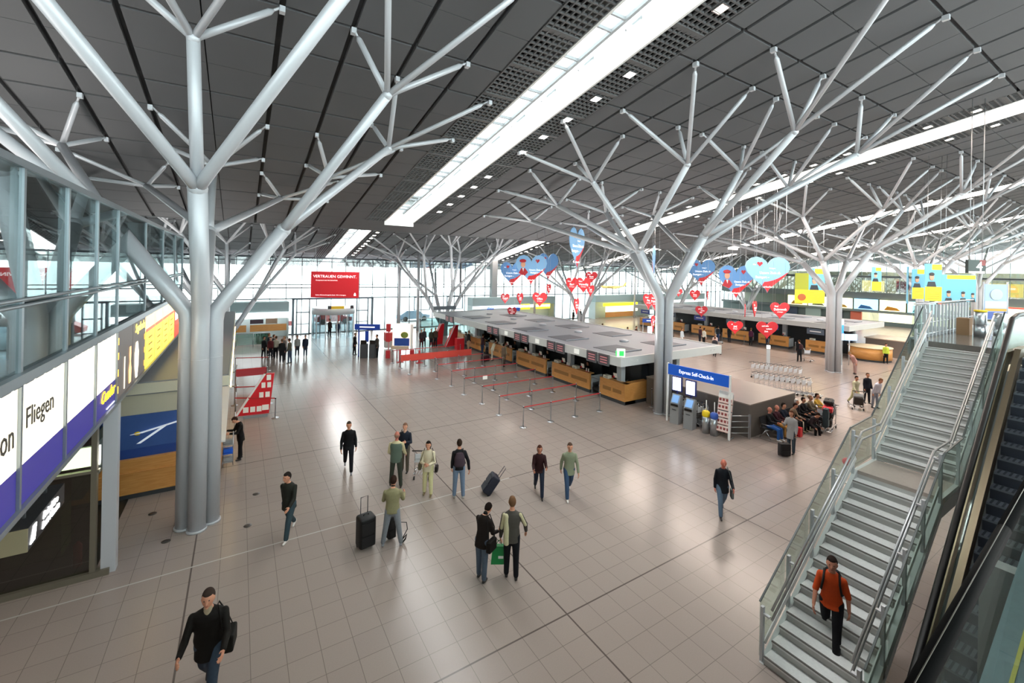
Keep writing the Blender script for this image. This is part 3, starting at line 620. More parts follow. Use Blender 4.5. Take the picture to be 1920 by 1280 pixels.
# ================================================================ HANGING ADVERTS
SKYB = ctr('86b7e2', .5); SKYD = ctr('5f92cc', .5); DRED = ctr('b01f2c', .45); WL = lit('ffffff', .6); SKIN = mat('skin_picture', 'd8a184', .6)
def heart2(w, h, n=28):
    P = []
    for i in range(n):
        t = 2*PI*i/n; x = 16*math.sin(t)**3; y = 13*math.cos(t)-5*math.cos(2*t)-2*math.cos(3*t)-math.cos(4*t)
        P.append((x/32*w, (y+17)/29*h))
    return P
def hanging_heart(x, y, z, w, h, colr, rz, lab, grp, lines=(), tip=None, figure=False, ty=.0):
    t = thing('hanging_heart', lab, 'hanging heart sign', (x, y, z-h/2), rz, grp)
    P = heart2(w, h); m = M(); m.ext([(a, -.03, b) for a, b in P][::-1], (0, .06, 0)); m.out('heart_board', colr, t)
    if tip:
        m = M(); Q = [(a, b) for a, b in P if b < .30*h]
        L = sorted(Q, key=lambda q: q[0]); L = [(-.30*w, .3*h)]+[q for q in sorted(Q, key=lambda q: math.atan2(q[1]-.3*h, q[0]))]
        fa = lambda u: (.31+.9*u*u+.2*u)*h
        low = [(a, b) for a, b in P if b < fa(a/w) and b < .6*h]; low.sort(key=lambda q: q[0]); u0, u1 = low[0][0]/w, low[-1][0]/w
        arc = [((u1+(u0-u1)*k/12)*w, fa(u1+(u0-u1)*k/12)) for k in range(1, 12)]
        for s_ in (-1, 1):
            m.ext([(a, s_*.034, b) for a, b in low + arc], (0, s_*.004, 0))
        m.out('red_tip', tip, t); text('airberlin', h*.07, WL, t, (0, -.045, .16*h)); 
        m = M(); m.path([(-.24*w, -.045, .17*h), (-.24*w, -.055, .17*h)], h*.03, 12); m.out('logo', WL, t)
    for i, (s, sz, dx, dz) in enumerate(lines): text(s, sz*h, WL, t, (dx*w, -.042, dz*h), sx=.9)
    if tip:
        hm = M(); hm.ext([(a-.18*w if not figure else a+.2*w, -.036, b+.72*h) for a, b in heart2(.13*w, .14*h, 14)][::-1], (0, -.006, 0)); hm.out('small_heart', DRED, t)
    if figure:
        f = M(); f.sph((-.26*w, -.045, .68*h), (.075*w, .012, .1*h), 12, 8); f.out('face_picture', SKIN, t)
        f = M(); f.sph((-.27*w, -.05, .8*h), (.11*w, .012, .06*h), 12, 6); f.out('red_cap_picture', DRED, t)
        f = M(); f.ext([(-.4*w, -.036, .38*h), (-.2*w, -.036, .3*h), (-.1*w, -.036, .42*h), (-.2*w, -.036, .56*h), (-.32*w, -.036, .56*h)], (0, -.006, 0)); f.out('red_uniform_picture', DRED, t)
        f = M(); f.ext([(-.29*w, -.046, .56*h), (-.23*w, -.046, .56*h), (-.25*w, -.046, .44*h)], (0, -.004, 0)); f.out('white_blouse_picture', WHITE, t)
    zc = (zr(y) if y < 31 else zr2(y)) - (z-h/2) + .12
    m = M()
    for s in (-.25, .25): m.tube((s*w, 0, h*.93), (s*w, 0, zc), .006, n=5)
    m.out('wire', STEEL, t); return t
Z = [('Unsere Ziele ab', .1, .05, .55), ('Stuttgart –', .1, -.12, .43), ('Neu', .05, -.3, .78), ('Stuttgart:', .05, .1, .68)]
F1 = -YAW
big = [(27.67, 44.03, 6.62, 2.82, 2.95, F1, SKYD, False, 'leftmost blue heart, dim, half behind the one with a stewardess', 1),
 (23.92, 34.58, 7.19, 3.05, 2.9, F1-.15, SKYB, True, 'pale blue heart with a red-capped stewardess, left cluster', 1),
 (28.93, 38.51, 7.58, 2.66, 2.96, F1+.5, SKYD, False, 'darker blue heart sticking out behind the stewardess heart at left', 0),
 (21.72, 25.33, 8.92, 2.5, 3.13, F1+.95, SKYB, False, 'tall narrow-looking blue heart, highest of all, turned sideways', 1),
 (29.12, 24.22, 7.88, 2.6, 3.01, F1+1.32, SKYD, False, 'blue heart seen almost edge-on beside the kiosk tree', 1),
 (41.5, 28.26, 7.26, 2.95, 2.83, F1, SKYD, False, 'blue heart partly hidden by a slanting limb of the kiosk tree', 1),
 (34.93, 20.57, 6.55, 2.93, 2.75, F1, SKYD, True, 'blue heart with a red-capped stewardess, right cluster', 1),
 (29.91, 15.46, 7.19, 3.0, 2.4, F1, SKYB, False, 'largest pale blue heart, rightmost, reading Unsere Ziele ab Stuttgart', 1)]
for x, y, z, w, h, rz, c, fg, lab, tx in big:
    L = Z if tx and not fg else ([('Unsere Ziele ab', .08, .16, .5), ('Stuttgart –', .08, .12, .41)] if tx else ())
    hanging_heart(x, y, z, w, h, c, rz, lab, 'large blue hanging hearts', L, tip=RED, figure=fg)
def RH(x, y, z, w, h, rot, lab, words, dark=False):
    L = []
    if len(words) == 1: L = [(words[0], .2, 0, .6)]
    if len(words) == 2: L = [(words[0], .13, -.2, .76), (words[1], .2, 0, .57), ('ab Stuttgart', .08, .0, .42)]
    if len(words) == 3: L = [(words[0], .12, -.1, .74), (words[1], .12, .08, .58), (words[2], .12, -.05, .43)]
    hanging_heart(x, y, z, w, h, ctr('b3202b') if dark else ctr('e02b33'), F1+rot, lab, 'small red hanging hearts', L)
UV = ('und viele', 'weitere', 'Ziele')
for a in [(23.38, 38.46, 4.14, .95, 1.1, .3, 'small dark red heart below the leftmost blue heart', ('Neu!', 'Neapel'), True),
 (23.04, 35.12, 4.37, .95, 1.14, .85, 'small red heart seen at an angle, second from left', ('Neu!', 'Split'), True),
 (19.38, 26.8, 4.93, 1.14, 1.14, 0, 'red heart reading Olbia, above the check-in canopy', ('Neu!', 'Olbia')),
 (22.41, 35.52, 3.01, .9, 1.09, 0, 'small dark heart hanging lowest just above the canopy', UV, True),
 (22.08, 26.28, 6.04, .96, 1.26, 0, 'red heart reading Bari in the middle cluster', ('Neu!', 'Bari')),
 (22.18, 25.04, 6.09, 1.14, 1.22, 0, 'bright red heart reading Venedig in the middle cluster', ('Neu!', 'Venedig')),
 (25.44, 27.71, 6.65, 1.0, 1.0, -.3, 'dark red heart above right in the middle cluster', ('Neu!', 'Rom'), True),
 (26.07, 28.5, 5.47, .9, 1.03, .6, 'dark red heart behind the Venedig heart', ('ab', '29€'), True),
 (21.76, 25.3, 4.49, 1.0, 1.22, 1.05, 'narrow-looking red heart below the middle cluster', ('Neu!', 'Zadar')),
 (24.0, 20.35, 5.17, .9, 1.11, .35, 'left one of the red heart pair at the kiosk tree', ('Neu!', 'Pula')),
 (23.19, 19.09, 5.21, .85, 1.12, .2, 'right one of the red heart pair at the kiosk tree', ('Neu!', 'Palermo')),
 (24.28, 20.18, 3.66, .95, 1.11, 1.05, 'lower narrow-looking red heart at the kiosk tree', ('ab', '29€')),
 (27.81, 36.85, 5.18, .95, 1.13, 1.0, 'faint narrow red heart before the white facade, left of the middle cluster', ('Neu!', 'Graz')),
 (37.4, 26.11, 5.02, 1.0, 1.09, 0, 'small red heart right of the kiosk tree, upper row', ('Neu!', 'Ibiza')),
 (40.29, 26.66, 4.89, .95, 1.08, 1.0, 'faint narrow red heart next to the upper one right of the kiosk tree', ('Neu!', 'Bari')),
 (36.15, 24.53, 3.66, 1.13, 1.03, 0, 'dark red heart with three short lines, right of the kiosk tree', UV, True),
 (42.91, 32.1, 4.88, 1.0, .95, .2, 'far red heart half hidden behind the kiosk tree limb', ('Neu!', 'Nizza')),
 (35.61, 20.15, 4.17, .95, 1.06, 1.1, 'narrow red heart left of the tilted double-lobed one', ('Neu!', 'Elba')),
 (30.24, 16.44, 4.8, .95, 1.07, .8, 'red heart turned half away, below the stewardess heart at right', ('Neu!', 'Zagreb')),
 (28.54, 13.96, 4.97, 1.2, 1.03, 0, 'red heart reading Dubrovnik, rightmost of all', ('Neu!', 'Dubrovnik')),
 (29.1, 17.15, 3.48, 1.11, .92, 0, 'red heart reading ab 29 euros', ('ab', '29€')),
 (25.82, 13.31, 3.99, 1.25, 1.0, 0, 'lowest red heart at right, reading und viele weitere Ziele', UV)]: RH(*a)
# photo banners
def photo_banner(x, y, z, w, h, lab, rz=-YAW, kind='woman', hang=True):
    t = thing('photo_banner', lab, 'banner', (x, y, z-h/2), rz, None)
    m = M(); m.box(-w/2, w/2, -.03, .03, 0, h, 0); m.out('banner_board', ctr({'green': '9fa31f'}.get(kind, '6fb6d6')), t)
    if kind == 'green':
        m = M(); m.box(-w/2, w/2, -.04, -.03, 0, .45*h); m.out('yellow_field', lit('f0cf18', .3), t); m = M(); m.sph((-.0*w, -.05, .2*h), (.32*w, .02, .12*h), 12, 6); m.out('fruit_picture', ctr('a5541c'), t)
    else:
        if kind != 'crew':
            m = M(); m.box(-w/2, w/2, -.04, -.03, 0, .38*h); m.out('yellow_text_field', lit('f5d21a', .35), t)
            m = M()
            for q in range(5): m.box(-.38*w, .36*w, -.045, -.04, (.06+.06*q)*h, (.07+.06*q)*h)
            m.out('small_print', ctr('8d7b23'), t)
        m = M(); m.box(-.1*w if kind != 'crew' else -.35*w, .48*w, -.04, -.03, .84*h, .985*h); m.out('yellow_label', lit('f5d21a', .35), t)
        for cx, s in (((-.12*w, 1.),) if kind == 'woman' else ((-.3*w, 1.1), (.12*w, 1.0), (.4*w, .8))):
            zb = .38*h if kind == 'woman' else .0
            m = M(); m.sph((cx, -.045, zb+.16*h*s+.1*h), (.13*h*.5*s, .01, .09*h*s), 12, 8); m.out('face_picture', SKIN, t)
            m = M(); m.sph((cx, -.05, zb+.2*h*s+.14*h), (.15*h*.5*s, .01, .05*h*s), 12, 6); m.out('dark_hair_picture', ctr('2b2220'), t)
            m = M(); m.ext([(cx-.13*h*s, -.036, zb+.0), (cx+.13*h*s, -.036, zb+.0), (cx+.09*h*s, -.036, zb+.14*h), (cx-.09*h*s, -.036, zb+.14*h)], (0, -.008, 0)); m.out('dark_uniform_picture', ctr('23262e'), t)
    zc = zr(y)-(z-h/2); m = M()
    for s in (-.4, .4): m.tube((s*w, 0, h), (s*w, 0, zc), .008, n=5)
    m.out('wire', STEEL, t); return t
photo_banner(32.52, 7.91, 6.95, .92, 2.05, 'sky blue and yellow banner with a dark-haired woman, tallest by the stair top')
photo_banner(35.8, 9.4, 6.8, .75, 1.85, 'paler blue and yellow banner just behind the tallest one')
photo_banner(33.73, 7.16, 6.65, 1.9, 1.5, 'wide blue banner with dark-suited crew and yellow label', kind='crew')
photo_banner(46.15, 20.61, 5.95, 1.3, 2.9, 'olive green banner with an orange fruit picture', kind='green')
photo_banner(47.33, 19.87, 6.2, 1.65, 3.4, 'blue and yellow woman banner behind the lone tree column')
photo_banner(50.5, 16.2, 7.0, .9, 2.2, 'blue banner with yellow label just right of the lone tree column')
photo_banner(44.5, 12.3, 6.6, .45, 2.9, 'narrow blue banner seen at an angle right of the lone tree', rz=-YAW+1.0)
t = thing('red_banner', 'large red banner with white lettering VERTRAUEN GEWINNT before the glass facade', 'banner', (7.75, 44.2, 4.15), -.42)
m = M(); m.box(-2.2, 2.2, -.03, .03, 0, 2.5); m.out('banner_board', lit('dd2530', .12), t)
text('VERTRAUEN GEWINNT.', .37, WL, t, (0, -.04, 2.02)); text('Kompetent und mit Sicherheit.', .16, WL, t, (-.75, -.04, 1.66)); text('Baden-Württembergische Bank. Wir in Stuttgart.', .14, WL, t, (-.35, -.04, .25))
m = M(); m.ob((1.85, -.04, .28), (.2, .01, .16)); m.sph((1.85, -.04, .42), (.07, .01, .07), 10, 6); m.out('logo', WL, t)
m = M(); m.tube((-1.8, 0, 2.5), (-1.8, 0, 5.4), .012, n=6); m.tube((1.0, 0, 2.5), (1.0, 0, 5.4), .012, n=6); m.out('wire', STEEL, t)
# yellow glider
t = thing('model_aeroplane', 'pale yellow model aeroplane hanging before the far windows', 'model aeroplane', (30.6, 30.3, 5.7), -.4)
m = M(); m.path([(-1.25, 0, .05), (-1, 0, 0), (.3, 0, -.05), (1.3, 0, .12)], [.02, .14, .13, .03], 10); m.out('fuselage', ctr('e5d98a'), t); m = M(); m.ext([(-.5, -1.2, .02), (-.2, -1.2, .02), (.0, 0, 0), (-.2, 1.2, .02), (-.5, 1.2, .02), (-.6, 0, 0)], (0, 0, .03)); m.out('wing', ctr('ded37a'), t); m = M(); m.ext([(1.0, 0, .1), (1.3, 0, .12), (1.4, 0, .45), (1.25, 0, .45)], (0, .02, 0)); m.out('tail_fin', ctr('ded37a'), t)
m = M(); m.tube((0, 0, .1), (0, 0, 4.3), .006, n=5); m.out('wire', STEEL, t)
# ================================================================ CHECK-IN ISLANDS
CANT = mat('canopy_top', '8b8f96', .5, noise=.06, scale=.6); CANF = mat('canopy_fascia', 'c2c3c1', .45); WOOD = MATS['wood']
def canopy(x0, x1, y0, y1, lab, z0=2.45, z1=2.9):
    t = thing('check_in_canopy', lab, 'canopy', (x0, y0, 0)); w, L = x1-x0, y1-y0
    m = M(); m.box(.1, w-.1, .1, L-.1, z0+.1, z1-.05); m.out('roof_slab', CANT, t)
    for a in ((0, w, 0, .12), (0, w, L-.12, L), (0, .12, .12, L-.12), (w-.12, w, .12, L-.12)): m = M(); m.box(a[0], a[1], a[2], a[3], z0, z1); m.out('fascia', CANF, t)
    n = int(L/4.3)
    for k in range(n):
        for xx in (w*.12, w*.58):
            m = M(); y = 1.2+k*4.3; m.box(xx, xx+w*.22, y, y+1.9, z1-.05, z1-.03, 0); m.box(xx, xx+w*.22, y, y+.05, z1-.05, z1+.02, 1); m.out('roof_recess', [mat('recess_dark', '5d6067', .6), CANT], t)
        for xx in (1.9, w-1.9): m = M(); m.box(xx-.15, xx+.15, 1.6+k*4.3, 1.95+k*4.3, 0, z0+.1); m.out('post', LGREY, t)
        m = M(); m.sph((w*.5, 3.8+k*4.3, z1), (.3, .3, .1), 12, 6); m.out('roof_dome', mat('dome_grey', 'a7abb2', .3), t)
    return t
canopy(16.1, 24.6, 15.3, 40, 'long flat grey canopy over the near row of wooden check-in desks')
canopy(44.3, 52, 16.0, 40, 'second flat grey canopy, over the far row of wooden check-in desks')
def desk(L, corner=False):
    t = thing('check_in_desk', 'x', 'check-in desk')
    m = M(); m.box(0, .1, 0, L, .2, 1.12); m.box(-.012, 0, .25, L*.46, .55, .75, 1); m.box(-.012, 0, L*.54, L-.25, .55, .75, 1); m.out('front_panel', [WOOD, mat('wood_inlay', 'a5743a', .4)], t)
    m = M(); m.box(.04, .9, .04, L-.04, 0, .2); m.out('plinth', DGREY, t)
    m = M(); m.box(-.03, .35, 0, L, 1.12, 1.16); m.out('counter_top', WOOD, t); m = M(); m.box(.35, 1.0, .05, L-.05, .72, .76); m.out('work_surface', LGREY, t)
    for y in ((0, L-.06) if not corner else (L-.06,)): m = M(); m.box(.1, 1.0, y, y+.06, .2, 1.0); m.out('side_panel', WOOD if corner else LGREY, t)
    return t
def monitor(x, y, rz, lab, g):
    t = thing('computer_monitor', lab, 'monitor', (x, y, .76), rz, g); m = M(); m.box(-.02, .02, -.22, .22, .12, .46); m.out('screen', BLACK, t); m = M(); m.lathe([(.1, 0), (.1, .02), (.02, .03), (.02, .14)], n=12); m.out('stand', DGREY, t); return t
def papers(x, y, z, lab, kind=0, g='leaflets and labels on the near check-in desks'):
    if kind == 0:
        t = thing('leaflet_holder', lab, 'leaflet holder', (x, y, z), 0, g); m = M(); m.ob((0, 0, .14), (.02, .26, .26), M4=Matrix.Translation((0, 0, .14)) @ Matrix.Rotation(-.2, 4, 'Y')); m.out('leaflet', PAPER, t); m = M(); m.ob((-.012, .04, .1), (.004, .12, .1), M4=Matrix.Translation((-.03, .04, .1)) @ Matrix.Rotation(-.2, 4, 'Y')); m.out('print', RED, t)
    elif kind == 1:
        t = thing('baggage_tag_printer', lab, 'printer', (x, y, z), 0, g); m = M(); m.box(-.14, .14, -.2, .2, 0, .16); m.out('body', mat('cream_plastic', 'dcd8c8', .5), t); m = M(); m.box(-.145, -.14, -.12, .12, .05, .08); m.out('paper_slot', DGREY, t)
    else:
        t = thing('label_stand', lab, 'label stand', (x, y, z), 0, g); m = M(); m.ob((0, 0, .1), (.05, .05, .2)); m.out('card', PAPER, t); m = M(); m.box(-.05, .05, -.05, .05, 0, .02); m.out('foot', RED, t)
    return t
rows1 = [(16.4, 1.9), (19.15, 3.65), (23.5, 3.65), (27.9, 3.5), (32.2, 3.3), (36.2, 3.3)]
nm = ['nearest wooden check-in desk, at the corner by the kiosk tree', 'second wooden check-in desk from the near corner', 'third wooden check-in desk from the near corner', 'fourth wooden check-in desk, with two standing travellers in front', 'fifth wooden check-in desk from the near corner', 'farthest wooden check-in desk of the near row, by the red fins']
for i, (y, L) in enumerate(rows1):
    d = desk(L, i == 0); d.location = (17.6, y, 0); d['label'] = nm[i]; d['group'] = 'wooden check-in desks of the near row'
    if i == 0:
        m = M(); m.box(.1, 1.85, -.0, .1, .2, 1.12); m.box(.1, 1.85, 0, .35, 1.12, 1.16); m.box(.1, 1.8, .04, .9, 0, .2, 1); m.out('side_wing', [WOOD, DGREY], d)
    g = 'monitors on the near check-in desks'
    for q, yy in enumerate((y+L*.25, y+L*.75) if i else (y+L*.5,)):
        monitor(18.25, yy, 0, 'black monitor on the %s' % nm[i].split(',')[0], g)
        papers(17.78, yy+.55, 1.16, 'cream printer on the %s' % nm[i].split(',')[0], 1)
        if i < 4: papers(17.75, yy-.1, 1.16, 'white leaflet holder on the %s' % nm[i].split(',')[0], 0)
        if 0 < i < 4:
            for w_ in range(2): papers(17.75, yy-.45-.18*w_, 1.16, 'small upright label stand on the %s' % nm[i].split(',')[0], 2)
    # swivel chair and belt beside it
    t = thing('office_chair', 'black swivel chair behind the %s' % nm[i].split(',')[0], 'chair', (18.95, y+L*.6, 0), 0, 'swivel chairs behind the near check-in desks')
    m = M(); m.path([(0, 0, .45), (0, 0, .52)], [.24, .24], 16); m.out('seat', BLACK, t); m = M(); m.path([(.24, -.2, .75), (.26, 0, .78), (.24, .2, .75)], [.14, .24, .14], 12, flat=1); m.v = [(a[0]*.35+.17, a[1], a[2]) for a in m.v]; m.out('backrest', BLACK, t)
    m = M(); m.tube((0, 0, .08), (0, 0, .45), .03)
    for a in range(5): m.tube((0, 0, .1), (.26*math.cos(a*1.257), .26*math.sin(a*1.257), .04), .02, n=6)
    m.out('base', STEEL, t)
    if i < 5:
        y2 = y+L+.08; y3 = rows1[i+1][0]-.08
        t = thing('baggage_conveyor', 'short steel baggage belt beyond the %s' % nm[i].split(',')[0], 'conveyor', (17.7, y2, 0), 0, 'baggage belts between the near check-in desks'); w = y3-y2
        m = M(); m.box(0, 2.2, .06, w-.06, .25, .4); m.out('belt', BLACK, t)
        for yy in (0, w-.06): m = M(); m.box(0, 2.2, yy, yy+.06, 0, .62); m.out('side_panel', STEEL, t)
        m = M(); m.tube((-.02, .03, .95), (-.02, w-.03, .95), .02); m.tube((-.02, .03, 0), (-.02, .03, .95), .025); m.tube((-.02, w-.03, 0), (-.02, w-.03, .95), .025); m.out('guard_rail', STEEL, t)
m = M(); m.box(20.6, 20.8, 16.0, 39.5, 0, 2.45); struct('partition', m, mat('island_core', '3b3d40', .6))
for k in range(7):
    t = thing('equipment_cabinet', 'tall dark equipment cabinet under the near canopy', 'cabinet', (19.9, 17.3+k*3.2, 0), 0, 'dark cabinets under the near canopy'); m = M(); m.box(0, .6, 0, .9, 0, 1.75); m.out('body', mat('cabinet_black', '26282b', .5), t); m = M(); m.box(-.01, 0, .04, .86, .05, 1.7); m.out('door', mat('cabinet_door', '34373b', .45), t)
def screens(y, lab):
    t = thing('hanging_display', lab, 'display', (16.1, y, 2.62), 0, 'twin flight displays on the canopy edge')
    for s in (-1, 1):
        m = M(); m.box(-.08, 0, s*.45-.38, s*.45+.38, -.28, .3, 0); o = m.out('screen_housing', mat('screen_frame', '55565a', .4), t)
        m = M(); m.box(-.085, -.08, s*.45-.33, s*.45+.33, -.23, .25); m.out('screen', lit('3a3034', .2), o)
        m = M()
        for q in range(3): m.box(-.09, -.086, s*.45-.28, s*.45+.22, -.15+.13*q, -.1+.13*q)
        m.out('red_text', lit('a8686a', .35), o)
    return t
for y, l in ((16.9, 'nearest pair of flight displays on the canopy edge'), (20.5, 'second pair of flight displays on the canopy edge'), (24.25, 'third pair of flight displays on the canopy edge'), (28.1, 'fourth pair of flight displays, showing red rows'), (36.0, 'farthest pair of flight displays near the canopy end')): screens(y, l)
for y, n in ((18.6, '11'), (22.4, '12'), (26.2, '13')):
    t = thing('desk_number_sign', 'pale lit number plate on the canopy edge', 'sign', (16.08, y, 2.55), 0, 'number plates on the canopy edge'); m = M(); m.box(-.03, 0, -.2, .2, 0, .26); m.out('panel', lit('dcdcd6', .25), t)
t = thing('exit_sign', 'green and white emergency exit sign standing on the canopy corner', 'sign', (16.2, 15.4, 2.9)); m = M(); m.ob((0, 0, .24), (.4, .12, .4), -.6); m.out('box', lit('dcead8', .5), t); m = M(); m.ob((-.02, -.07, .22), (.22, .02, .24), -.6); m.ob((-.2, .12, .22), (.02, .22, .24), -.6); m.out('running_figure', lit('28a047', 1.2), t); m = M(); m.box(-.03, .03, -.03, .03, 0, .06); m.out('foot', STEEL, t)
text('11 – 20', .17, WHITE, bpy.data.objects['check_in_canopy'], (1.0, -.01, 2.68)); text('11 – 20', .17, WHITE, bpy.data.objects['check_in_canopy'], (7.6, -.01, 2.68))
# belts and posts
def stanchion():
    t = thing('queue_post', 'x', 'queue post'); m = M(); m.lathe([(.16, 0), (.16, .012), (.05, .035), (.025, .05)], n=18); m.out('base', STEEL, t)
    m = M(); m.lathe([(.022, .03), (.022, .88), (.032, .89), (.032, .97), (.02, .98)], n=12); m.out('post', STEEL, t); m = M(); m.lathe([(.034, .9), (.034, .95)], n=12); m.out('belt_cassette', mat('cassette', '3a2a2c', .5), t); return t
SP0 = stanchion(); used = [False]
def post(x, y, lab, g):
    if not used[0]: used[0] = True; SP0.location = (x, y, 0); SP0['label'] = lab; SP0['group'] = g; return SP0
    return dup(SP0, (x, y, 0), label=lab, group=g)
def belt(pts, lab, g, z=.925, w=.05, c=None):
    m = M(); 
    for (a, b) in zip(pts, pts[1:]): m.bar((a[0], a[1], z), (b[0], b[1], z), .006, w)
    return tag(m.out('queue_belt', c or mat('belt_red', 'c23436', .6)), lab, 'queue belt', g)
rown = ['nearest', 'second', 'third', 'fourth', 'fifth', 'sixth', 'seventh', 'eighth', 'ninth']
for i in range(9):
    y = 16.4+1.98*i; xs = [11.07, 12.64, 14.14, 15.8] if i % 2 == 0 else [10.96, 12.9, 15.9]
    if i > 5: xs = [9.8, 11.6, 13.4, 15.4]
    for x in xs: post(x, y, 'slim steel queue post in the %s belt line from the camera' % rown[i], 'steel queue posts in the %s belt line' % rown[i])
    belt([(x, y) for x in xs], '%s red queue belt line in front of the check-in desks' % rown[i].capitalize(), 'red queue belts before the near desks')
    if i in (3,): 
        t = thing('queue_notice', 'small white notice hanging on the fourth queue belt line', 'notice', (12.3, y-.02, .72)); m = M(); m.box(-.15, .15, -.01, .01, 0, .2); m.out('card', PAPER, t)
m = M(); m.box(9.8, 15.4, 30.22, 30.25, .5, .93); tag(m.out('belt_banner', mat('banner_red', 'd94a3c', .6)), 'wide bright red banner strip between queue posts near the red fins', 'banner')
post(18.8, 15.6, 'lone short steel queue post right of the nearest desk, by the kiosk tree', 'lone queue post')
# left barrier lines
for (x, y) in ((1.52, 23.1), (1.43, 25.6), (-.12, 26.1), (-.12, 30.2), (1.5, 30.3), (1.75, 33.6), (-.15, 34.2)): post(x, y, 'steel queue post of the lane beside the red price fin', 'queue posts around the red price fin')
belt([(-.12, 26.1), (1.43, 25.6)], 'dark red belt between posts in front of the ticket counter', 'belts by the price fin'); belt([(-.12, 30.2), (1.5, 30.3)], 'dark red belt behind the red price fin', 'belts by the price fin'); belt([(-.15, 34.2), (1.75, 33.6)], 'farthest dark red belt of the left lane', 'belts by the price fin'); belt([(-.1, 24.0), (1.52, 23.1)], 'dark red belt passing the foot of the red price fin', 'belts by the price fin')
m = M(); m.box(-.1, 1.5, 30.35, 30.38, .5, .95); tag(m.out('belt_banner', mat('banner_dark_red', 'b23640', .6)), 'dull red banner strip behind the price fin', 'banner')
for i, y in enumerate((21.6, 25, 28.4, 31.8)):
    m = M(); m.tube((CB+.55, y, 0), (CB+.55, y, .95), .03); tag(m.out('guide_post', STEEL), 'steel guide post along the long ticket counter', 'post', 'guide posts along the ticket counter')
# tail fin price board
def tailfin(x, y, rz, lab, grp=None):
    t = thing('tail_fin_board', lab, 'display board', (x, y, 0), rz, grp)
    m = M(); m.ext([(-.85, -.08, .12), (.55, -.08, .12), (.75, -.08, 2.0), (.3, -.08, 2.0)], (0, .16, 0)); m.out('fin', mat('fin_red', 'd2202c', .4), t)
    m = M(); m.ext([(-.83, -.085, .14), (-.72, -.085, .14), (.4, -.085, 2.0), (.3, -.085, 2.0)], (0, .17, 0)); m.out('white_edge', WHITE, t)
    m = M(); m.box(-.5, .5, -.2, .2, 0, .12); m.out('base', MGREY, t); return t
f0 = tailfin(.75, 23.75, -.12, 'red tail-fin price board with white-framed notices, left near the ticket counter')
for (x, z, w) in ((-.4, .3, .22), (-.12, .3, .2), (.14, .3, .2), (.4, .34, .28), (.22, .95, .18), (.48, .95, .18), (.3, 1.4, .16), (.54, 1.4, .16), (.52, 1.75, .18)):
    m = M(); m.box(x-w/2, x+w/2, -.095, -.08, z-.05, z+.2); m.out('price_notice', PAPER, f0)
tailfin(15.6, 37.6, .3, 'left red and white tail-fin board beside the far desks', 'red tail fins by the far desks'); tailfin(16.4, 36.2, .3, 'right red and white tail-fin board beside the far desks', 'red tail fins by the far desks')
for y, lab in ((35.2, 'lowest red display block'),): m = M(); m.box(16.3, 17.0, 34.8, 35.3, 0, 1.0); tag(m.out('display_block', mat('fin_red', 'd2202c')), 'red waist-high display block at the end of the far queue', 'display')
# ================================================================ SECOND ISLAND
nm2 = ['nearest', 'second', 'third', 'fourth', 'fifth', 'sixth']
for i in range(6):
    y = 17.4+3.9*i; d = desk(2.9 if i else 2.4); d.location = (45.3, y, 0); d['label'] = 'wooden check-in desk in the far row, %s from the stairs side' % nm2[i]; d['group'] = 'wooden check-in desks of the far row'
    monitor(45.9, y+1, 0, 'black monitor in the far row, %s desk from the stairs side' % nm2[i], 'monitors on the far desk row'); papers(45.5, y+1.9, 1.16, 'cream printer in the far row, %s desk from the stairs side' % nm2[i], 1, 'printers on the far desk row'); papers(45.5, y+.5, 1.16, 'white leaflet holder in the far row, %s desk from the stairs side' % nm2[i], 0, 'leaflet holders on the far desk row')
    t = thing('blue_airline_sign', 'blue airline name plate hanging over the far row, %s desk from the stairs side' % nm2[i], 'sign', (44.38, y+1.2, 1.85), 0, 'blue signs over the far desk row'); m = M(); m.box(-.04, 0, -.7, .7, 0, .5); m.out('panel', ctr('3b4794' if i % 2 else '55616f'), t); m = M(); m.box(-.045, -.04, -.45, .45, .22, .3); m.out('white_text', WHITE, t); m = M(); m.tube((-.02, -.5, .5), (-.02, -.5, .66), .015, n=6); m.tube((-.02, .5, .5), (-.02, .5, .66), .015, n=6); m.out('hanger', STEEL, t)
m = M(); m.box(47.8, 48, 17, 39.5, 0, 2.45); struct('partition', m, mat('island_core', '3b3d40', .6))
for i in range(9):
    post(43.6, 17.5+2.4*i, 'steel queue post before the far row of desks', 'queue posts before the far desk row')
# round wooden counter, long stone counter by the fourth tree
t = thing('round_reception_counter', 'rounded wooden counter behind the guard in the yellow vest', 'counter', (46.6, 15.3, 0))
m = M(); m.lathe([(1.5, .15), (1.5, 1.1)], n=32); m.out('front_panel', WOOD, t); m = M(); m.lathe([(1.45, 0), (1.45, .15)], n=32); m.out('plinth', DGREY, t); m = M(); m.lathe([(1.55, 1.1), (1.55, 1.15)], n=32); m.out('counter_top', mat('pale_top', 'c9b79a', .4), t)
t = thing('stone_counter', 'long low grey-brown counter with a pale top, running behind the stair balustrade', 'counter', (49.5, 10.2, 0))
m = M(); m.box(0, 1.2, 0, 6.4, 0, 1.5); m.out('front_panel', mat('taupe_panel', '857a73', .5), t); m = M(); m.box(-.1, 3.5, -.1, 6.5, 1.5, 1.58); m.out('counter_top', mat('taupe_top', 'bfae9d', .35), t)
t = thing('poster_stand', 'white poster stand before the long grey-brown counter', 'poster stand', (47.9, 12.6, 0), -YAW); m = M(); m.box(-.5, .5, -.03, .03, .35, 1.5); m.out('poster', PAPER, t); m = M(); m.tube((-.5, 0, 0), (-.5, 0, 1.5), .02); m.tube((.5, 0, 0), (.5, 0, 1.5), .02); m.out('frame', STEEL, t); m = M(); m.box(-.25, .0, -.035, -.03, .85, .98); m.out('picture', DGREY, t)
